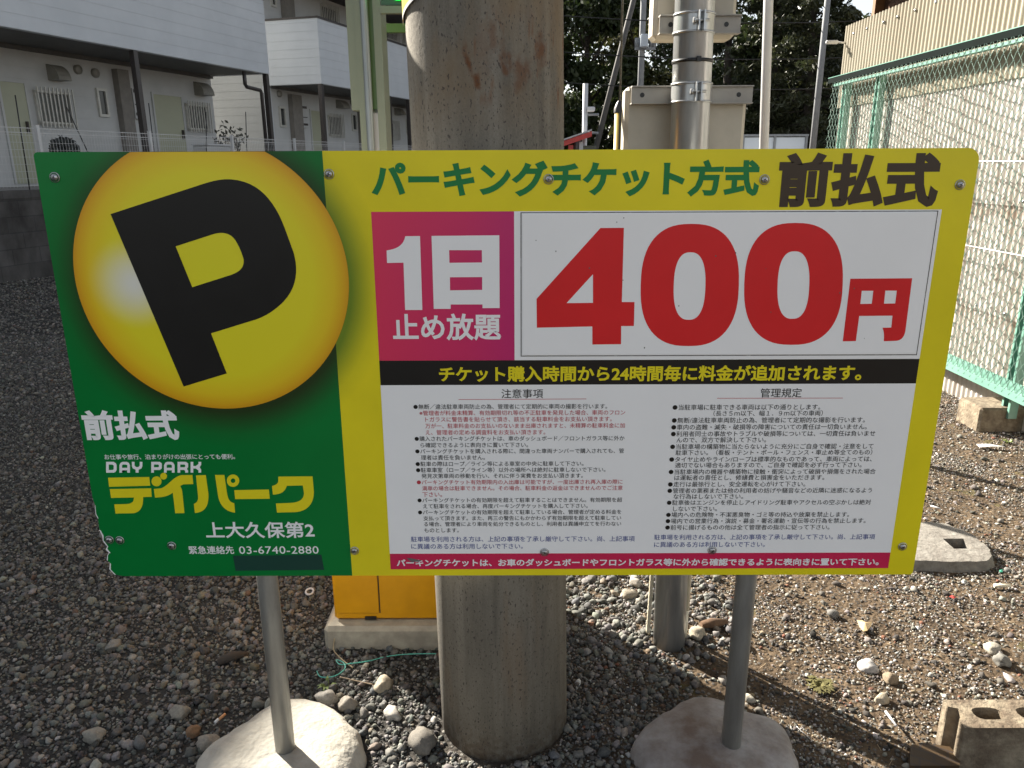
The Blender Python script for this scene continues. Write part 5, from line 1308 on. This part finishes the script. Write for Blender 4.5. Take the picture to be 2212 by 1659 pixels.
m = MB(); n_ = 9000; rr = random.Random(44)
wl = [atD(1080, 300, 58), atD(1960, 300, 58)]
for _ in range(n_):
    f = rr.random(); p = wl[0].lerp(wl[1], f) + Vector((0, rr.uniform(-1.5,1.5), 0)); p.z = rr.random()**1.2*6.0
    a = Vector((rr.gauss(0,1),rr.gauss(0,1)*0.4,rr.gauss(0,1))).normalized(); b = a.orthogonal().normalized(); s = rr.uniform(0.15,0.42)
    m.add([p-a*s,p+b*s*0.6,p+a*s,p-b*s*0.6],[(0,1,2,3)])
o = kind(m.build('undergrowth', M['leaf_a']), 'stuff'); o['label'] = 'dense dark undergrowth below the far trees'; o['category'] = 'undergrowth'

# ================================================================== LOOSE THINGS ON THE GROUND
zz4 = crop(3100, 2250, 2.018); zz3 = crop(2200, 2250, 2.011); zz2 = crop(1100, 2250, 1.843); zz0 = crop(0, 2200, 1.843); zz5 = crop(3500, 1300, 1.659)
# flat footing with a square hole
ff = MB(); cx, cy, h = 1.600, 1.130, 0.032; n = 72
hx0, hx1, hy0, hy1 = 1.665, 1.745, 1.065, 1.145
outer = []
for k in range(n):
    a = 2*math.pi*k/n; e_ = 3.0
    rr_ = 0.22/((abs(math.cos(a))**e_+abs(math.sin(a))**e_)**(1/e_))*(1+0.12*noise.noise(Vector((math.cos(a)*2,math.sin(a)*2,4)))+0.05*noise.noise(Vector((math.cos(a)*7,math.sin(a)*7,1))))
    outer.append((cx+rr_*math.cos(a), cy+rr_*0.82*math.sin(a)))
top = [(cx+(p[0]-cx)*0.90, cy+(p[1]-cy)*0.90) for p in outer]
hole = [(hx0,hy0),(hx1,hy0),(hx1,hy1),(hx0,hy1)]
tri = tessellate_polygon([[Vector((*p,0)) for p in top],[Vector((*p,0)) for p in hole]]); flat = top+hole
fs = []
for a,b,c in tri:
    A_,B_,C_ = flat[a],flat[b],flat[c]
    fs.append((a,b,c) if (B_[0]-A_[0])*(C_[1]-A_[1])-(B_[1]-A_[1])*(C_[0]-A_[0]) > 0 else (a,c,b))
ff.add([(p[0],p[1],h) for p in flat], fs)
ff.add([(p[0],p[1],h) for p in top]+[(p[0],p[1],-0.02) for p in outer], [(i,n+i,n+(i+1)%n,(i+1)%n) for i in range(n)], 0, True)
ff.add([(p[0],p[1],h) for p in hole]+[(p[0],p[1],-0.06) for p in hole], [(0,1,5,4),(1,2,6,5),(2,3,7,6),(3,0,4,7)]); ff.add([(p[0],p[1],-0.012) for p in hole], [(0,1,2,3)], 1)
tag(ff.build('footing', [M['slab'], M['bark']]), 'flat concrete footing slab with an empty square hole, right of the board', 'footing')
# hollow block
HB = MB(); x0, x1, y0, y1, zt = 1.098, 1.488, 0.022, 0.122, 0.118
notch = 0.022
o_pts = [(x0,y0),(x1,y0),(x1,y0+0.025),(x1-notch,y0+0.032),(x1-notch,y1-0.032),(x1,y1-0.025),(x1,y1),(x0,y1),(x0,y1-0.025),(x0+notch,y1-0.032),(x0+notch,y0+0.032),(x0,y0+0.025)]
def oval(cx_, w_): return [(cx_+w_*math.copysign(abs(math.cos(k))**0.7,math.cos(k)), (y0+y1)/2+0.022*math.copysign(abs(math.sin(k))**0.7,math.sin(k))) for k in [2*math.pi*i/16 for i in range(16)]]
holes = [oval(x0+0.085,0.036), oval((x0+x1)/2,0.036), oval(x1-0.085,0.036)]
loops = [o_pts]+holes; flat = [p for lp in loops for p in lp]
tri = tessellate_polygon([[Vector((*p,0)) for p in lp] for lp in loops]); fs = []
for a,b,c in tri:
    A_,B_,C_ = flat[a],flat[b],flat[c]
    fs.append((a,b,c) if (B_[0]-A_[0])*(C_[1]-A_[1])-(B_[1]-A_[1])*(C_[0]-A_[0]) > 0 else (a,c,b))
HB.add([(p[0],p[1],zt) for p in flat], fs)
for lp in loops:
    k = len(lp); out_ = lp is o_pts
    HB.add([(p[0],p[1],zt) for p in lp]+[(p[0],p[1],-0.05 if out_ else 0.02) for p in lp], [((i,k+i,k+(i+1)%k,(i+1)%k) if out_ else ((i+1)%k,k+(i+1)%k,k+i,i)) for i in range(k)])
    if not out_: HB.add([(p[0],p[1],0.02) for p in lp], [tuple(range(k))])
hbo = HB.build('hollow_block', M['blockc']); bv = hbo.modifiers.new('b','BEVEL'); bv.width = 0.004; bv.segments = 2; bv.limit_method = 'ANGLE'
tag(hbo, 'hollow concrete block with oval holes at the lower right', 'concrete block')
# larger single stones
def rock(px, size, col, label, seed, sink=0.3, flat=1.0):
    size *= 0.85
    p = gnd(*px); v, f = ico(3); sv = []
    for q in v:
        q = Vector(q); d = 1+0.35*noise.noise(q*1.4+Vector((seed*3.1,0,0)))+0.12*noise.noise(q*4+Vector((seed,0,5)))
        sv.append([q.x*d, q.y*d*0.8, q.z*d*0.65*flat])
    sv = np.array(sv); r_ = np.random.default_rng(seed)
    for _ in range(5):
        nrm = r_.normal(size=3); nrm /= np.linalg.norm(nrm); k = sv@nrm; sv = sv-np.maximum(k-r_.uniform(0.5,0.75),0)[:,None]*nrm
    a = r_.uniform(0,6.28); Rz = np.array([[math.cos(a),-math.sin(a),0],[math.sin(a),math.cos(a),0],[0,0,1]])
    sv = sv@Rz.T*size; sv += np.array([p.x, p.y, gheight(p.x,p.y)-sv[:,2].min()-sink*size])
    o = np_mesh('stone', [(sv, f, np.tile(np.array([col[0]*0.62,col[1]*0.60,col[2]*0.56,1.0]), (len(sv),1)))], M['stone'])
    tag(o, label, 'stone', 'single loose stones')
W_ = (0.52,0.50,0.47); G_ = (0.26,0.25,0.235); T_ = (0.40,0.34,0.26)
rock(zz3(335,150), 0.024, (0.20,0.20,0.20), 'dark grey stone under the board near the concrete pole', 1)
rock(zz3(680,185), 0.034, (0.55,0.53,0.50), 'whitish stone left of the galvanised pole, upper of two', 2)
rock(zz3(635,285), 0.036, (0.42,0.39,0.33), 'tan stone left of the galvanised pole, lower of two', 3)
rock(zz3(1185,590), 0.038, (0.45,0.41,0.34), 'rounded pale stone touching the foot of the galvanised pole', 4)
rock(zz2(370,1020), 0.040, (0.48,0.47,0.45), 'large pale stone behind the sunlit footing', 5)
rock(zz2(540,1060), 0.036, (0.36,0.34,0.31), 'rough grey stone next to the large pale stone behind the sunlit footing', 6)
rock(zz2(805,930), 0.038, (0.42,0.38,0.31), 'pale brown stone halfway between footing and concrete pole', 7)
rock(zz2(870,1120), 0.032, (0.56,0.55,0.53), 'angular white stone between the sunlit footing and the concrete pole', 8)
rock(zz2(1080,1330), 0.052, (0.22,0.21,0.195), 'rough dark stone beside the foot of the concrete pole', 9)
rock(zz0(840,725), 0.030, (0.30,0.30,0.29), 'single grey stone standing out in the gravel below the green corner', 10)
rock(zz0(1330,1230), 0.036, (0.36,0.35,0.32), 'biggest grey stone in the gravel left of the sunlit footing', 11)
rock(zz0(1420,1365), 0.028, (0.30,0.19,0.12), 'brown angular stone by the cigarette end', 12)
rock(zz0(1540,1430), 0.036, (0.38,0.36,0.33), 'grey stone at the rim of the sunlit footing', 13)
rock(zz0(690,1390), 0.034, (0.36,0.355,0.33), 'smooth grey stone low in the left gravel', 14)
rock(zz4(755,840), 0.034, (0.60,0.60,0.62), 'bluish white stone in the open soil right of the footing', 15)
rock(zz4(935,935), 0.030, (0.34,0.28,0.21), 'brown stone casting a shadow near the bluish white stone', 16)
rock(zz4(1750,705), 0.036, (0.50,0.475,0.42), 'long white stone above the hollow block', 17, 0.2, 0.8)
rock(zz4(1835,810), 0.034, (0.27,0.27,0.26), 'grey stone next to the long white stone', 18)
rock(zz4(865,1095), 0.026, (0.62,0.56,0.46), 'cream stone in the soil midway to the hollow block', 19)
rock(zz4(470,415), 0.026, (0.24,0.24,0.24), 'grey stone with a dark shadow in the far soil below the board', 20)
rock(zz3(1600,1100), 0.022, (0.58,0.56,0.50), 'small white stone behind the right sign post', 21)
# litter
def sheet(px_pts, lift, m, name, label, cat, cr, curl=0.006):
    P_ = [gnd(*cr(*q)) for q in px_pts]; c = sum(P_, Vector())/len(P_)
    vs = [(p.x, p.y, gheight(p.x,p.y)+lift+random.uniform(0,curl)) for p in P_]+[(c.x,c.y,gheight(c.x,c.y)+lift+curl*1.4)]
    k = len(P_); m_ = MB().add(vs, [(i,(i+1)%k,k) for i in range(k)], 0, False)
    o = m_.build(name, m); sol_ = o.modifiers.new('s','SOLIDIFY'); sol_.thickness = 0.0012; tag(o, label, cat); return o
def strand(pts, cr, r, m, name, label, cat, lift=0.006, z=0.0):
    P_ = []
    for q in pts:
        p = gnd(*cr(q[0], q[1]), z=(q[2] if len(q) > 2 else 0.0)); P_.append(Vector((p.x,p.y,p.z+gheight(p.x,p.y)+lift)))
    out_ = []
    for i in range(len(P_)-1):
        pm, p0_, p1_, p2_ = P_[max(i-1,0)], P_[i], P_[i+1], P_[min(i+2,len(P_)-1)]
        for k in range(5):
            t = k/5; out_.append(0.5*((2*p0_)+(p1_-pm)*t+(2*pm-5*p0_+4*p1_-p2_)*t*t+(3*p0_-pm-3*p1_+p2_)*t**3))
    out_.append(P_[-1])
    return tag(MB().tube(out_, r, 8).build(name, m), label, cat)
strand([(310,820),(340,865),(440,862),(515,810),(510,765),(455,742),(480,775),(560,770),(690,748),(820,712),(960,692),(1120,690),(1190,690)], zz2, 0.0016, mat('green_cord',(0.10,0.45,0.36),rough=0.4), 'green_cord', 'thin green cord looping over stones beside the concrete pole', 'cord', 0.014)
strand([(440,570,0.03),(435,660),(500,735),(575,790)], zz2, 0.0022, mat('dry_stalk',(0.42,0.33,0.20)), 'dry_stalk', 'bent dry stalk before the concrete plinth', 'stalk', 0.01)
strand([(480,865),(600,890),(730,915)], zz2, 0.0018, mat('dry_stalk_dark',(0.26,0.19,0.12)), 'dry_stalk', 'thin brown stalk lying on stones behind the sunlit footing', 'stalk', 0.012)
rgp = gnd(*zz2(258,245)); mr_ = MB()
mr_.tube([(rgp.x+0.013*math.cos(2*math.pi*k/16), rgp.y+0.013*math.sin(2*math.pi*k/16), 0.016+0.004*math.sin(2*math.pi*k/16)) for k in range(17)], 0.0035, 8); tag(mr_.build('plastic_ring', M['white_paint']), 'small white plastic ring on the gravel left of the ticket machine', 'ring')
ce = thing('cigarette_end', gnd(*zz0(1625,1295)), 'cigarette end with an orange filter beside the sunlit footing', 'cigarette end')
ca2, cb2, cm2 = gnd(*zz0(1668,1265)), gnd(*zz0(1590,1325)), gnd(*zz0(1618,1303))
for nm, q0_, q1_, mm_ in (('filter',ca2,cm2,mat('filter_orange',(0.55,0.27,0.12))),('paper',cm2,cb2,M['white_paint'])): MB().tube([(q0_.x,q0_.y,0.024),(q1_.x,q1_.y,0.022)],0.004,10).build(nm, mm_, ce)
wd_ = [gnd(*zz3(1215,535)), gnd(*zz3(1300,525)), gnd(*zz3(1425,510))]
tag(MB().tube([(p.x,p.y,0.016) for p in wd_], [0.010,0.017,0.008], 9).build('wood_chunk', mat('rotten_wood',(0.13,0.075,0.04),(0.08,0.045,0.025),rough=0.95,scale=30,bump=0.6)), 'brown chunk of rotten wood right of the galvanised pole', 'wood')
tag(MB().tube([Vector(gnd(*zz0(1610,850)))+Vector((0,0,0.012)), Vector(gnd(*zz0(1720,820)))+Vector((0,0,0.018)), Vector(gnd(*zz0(1830,785)))+Vector((0,0,0.01))], [0.012,0.016,0.006], 9).build('wood_chunk', mat('dark_wood',(0.05,0.04,0.032),rough=0.95,scale=30)), 'dark piece of wood on the gravel left of the left sign post', 'wood')
sheet([(665,480),(700,478),(735,490),(785,485),(775,520),(745,560),(715,565),(680,520)], 0.010, mat('dry_leaf',(0.42,0.31,0.17),(0.34,0.24,0.12),scale=40), 'dry_leaf', 'pale dry leaf in the open soil below the board', 'leaf', zz4, 0.008)
sheet([(1405,290),(1430,282),(1462,292),(1440,304)], 0.010, mat('red_scrap',(0.55,0.05,0.04)), 'plastic_scrap', 'tiny red scrap of plastic in the soil on the right', 'scrap', zz4, 0.004)
sheet([(670,812),(720,808),(775,820),(860,824),(855,832),(760,832),(690,830)], 0.012, M['white_paint'], 'paper_strip', 'torn white paper strip before the green fence', 'paper', zz5, 0.01)
def stick(a_, b_, cr, r, m, label, lift=0.010):
    p, q = gnd(*cr(*a_)), gnd(*cr(*b_)); tag(MB().tube([(p.x,p.y,lift),(q.x,q.y,lift+0.004)], [r,r*0.85], 8).build('white_stick', m), label, 'stick', 'white sticks on the soil')
stick((890,1228),(975,1355), zz4, 0.0035, M['white_paint'], 'slim white stick at the shadow edge left of the hollow block')
stick((1765,208),(1895,216), zz4, 0.007, M['cream'], 'thick cream stick far right in the soil')
stick((370,1215),(430,1238), zz5, 0.004, M['white_paint'], 'short white stick just right of the board, above the slab with the hole')
pg = [(170,1335),(240,1400),(285,1440),(295,1452),(288,1458)]
strand(pg, zz4, 0.0013, M['screw'], 'wire_pin', 'bent thin wire pin beside the shaded footing', 'wire', 0.010)
gp_ = gnd(*zz4(1820,97)); sheet([(1808,90),(1835,90),(1835,106),(1810,106)], 0.012, mat('green_scrap',(0.02,0.22,0.14)), 'plastic_scrap', 'tiny dark green scrap near the right edge', 'scrap', zz4, 0.004)
# amber tile at the bottom edge, the shadow on it put into its colours
tl_ = MB(); q = [gnd(*zz4(*p)) for p in ((1085,1535),(1165,1512),(1400,1545),(1490,1640),(1480,1700),(1080,1700))]
tl_.add([(p.x,p.y,0.022) for p in q]+[(p.x,p.y,-0.02) for p in q], [tuple(range(5,-1,-1)) if False else tuple(range(6))]+[(i,6+i,6+(i+1)%6,(i+1)%6) for i in range(6)])
def tile_mat():
    m, t, b = new_mat('shadowed_amber_tile'); L = t.links.new
    tc = t.nodes.new('ShaderNodeTexCoord'); br = t.nodes.new('ShaderNodeTexBrick'); mp = t.nodes.new('ShaderNodeMapping'); mp.inputs['Rotation'].default_value = (0,0,0.5); L(tc.outputs['Object'], mp.inputs[0]); L(mp.outputs[0], br.inputs['Vector'])
    br.inputs['Scale'].default_value = 1; br.inputs['Brick Width'].default_value = 0.06; br.inputs['Row Height'].default_value = 0.03; br.inputs['Mortar Size'].default_value = 0.003
    br.inputs['Color1'].default_value = (0.06,0.034,0.011,1); br.inputs['Color2'].default_value = (0.034,0.019,0.007,1); br.inputs['Mortar'].default_value = (0.03,0.02,0.014,1); L(br.outputs[0], b.inputs['Base Color']); b.inputs['Roughness'].default_value = 0.6; return m
tag(tl_.build('floor_tile', tile_mat()), 'broken amber brown tile at the bottom edge left of the hollow block', 'tile')
# weeds
def weed(px, label, seed, n=16, L_=0.05, m=None):
    p = gnd(*px); rr = random.Random(seed); mb = MB()
    for _ in range(n):
        a = rr.uniform(0,6.28); l_ = L_*rr.uniform(0.5,1.1); d = Vector((math.cos(a),math.sin(a),0)); s = Vector((-d.y,d.x,0))*0.0035
        b0 = Vector((p.x,p.y,gheight(p.x,p.y)))+d*0.004*(1 if n < 100 else rr.uniform(0,6)); b1 = b0+d*l_*0.5+Vector((0,0,l_*0.6)); b2 = b0+d*l_*1.0+Vector((0,0,l_*0.55))
        mb.add([b0-s,b0+s,b1+s*1.3,b1-s*1.3,b2], [(0,1,2,3),(3,2,4)])
    tag(mb.build('weed', m or M['weed']), label, 'weed', 'small weeds in the soil')
M['weed'] = mat('weed_green', (0.16,0.20,0.05), (0.10,0.15,0.03), rough=0.6)
M['moss'] = mat('moss_green', (0.11,0.10,0.025), (0.08,0.07,0.02), rough=0.9)
weed(zz5(770,690), 'small green weed at the foot of the fence block', 1)
weed(zz5(520,1440), 'tiny weed in the square hole of the slab', 2, 8, 0.03)
weed(zz5(880,785), 'small weed near the torn paper strip', 3, 12, 0.03)
weed(zz4(360,990), 'mossy olive tuft right of the right sign post', 4, 160, 0.022, M['moss'])
weed(zz2(385,915), 'tiny pale weed among stones behind the sunlit footing', 5, 10, 0.03)
# dry needles and twigs lying about: too many to count
m = MB(); rr = random.Random(9)
for _ in range(420):
    x, y = rr.uniform(0.3,3.2), rr.uniform(-0.1,3.0); a = rr.uniform(0,6.28); l_ = rr.uniform(0.01,0.035); z = gheight(x,y)+0.006
    m.tube([(x,y,z),(x+l_*math.cos(a),y+l_*math.sin(a),z+rr.uniform(0,0.006))], 0.0008, 4)
o = kind(m.build('dry_needles', mat('straw',(0.40,0.30,0.18),(0.28,0.2,0.11),scale=30)), 'stuff'); o['label'] = 'scattered dry needles and straw bits on the soil'; o['category'] = 'needles'
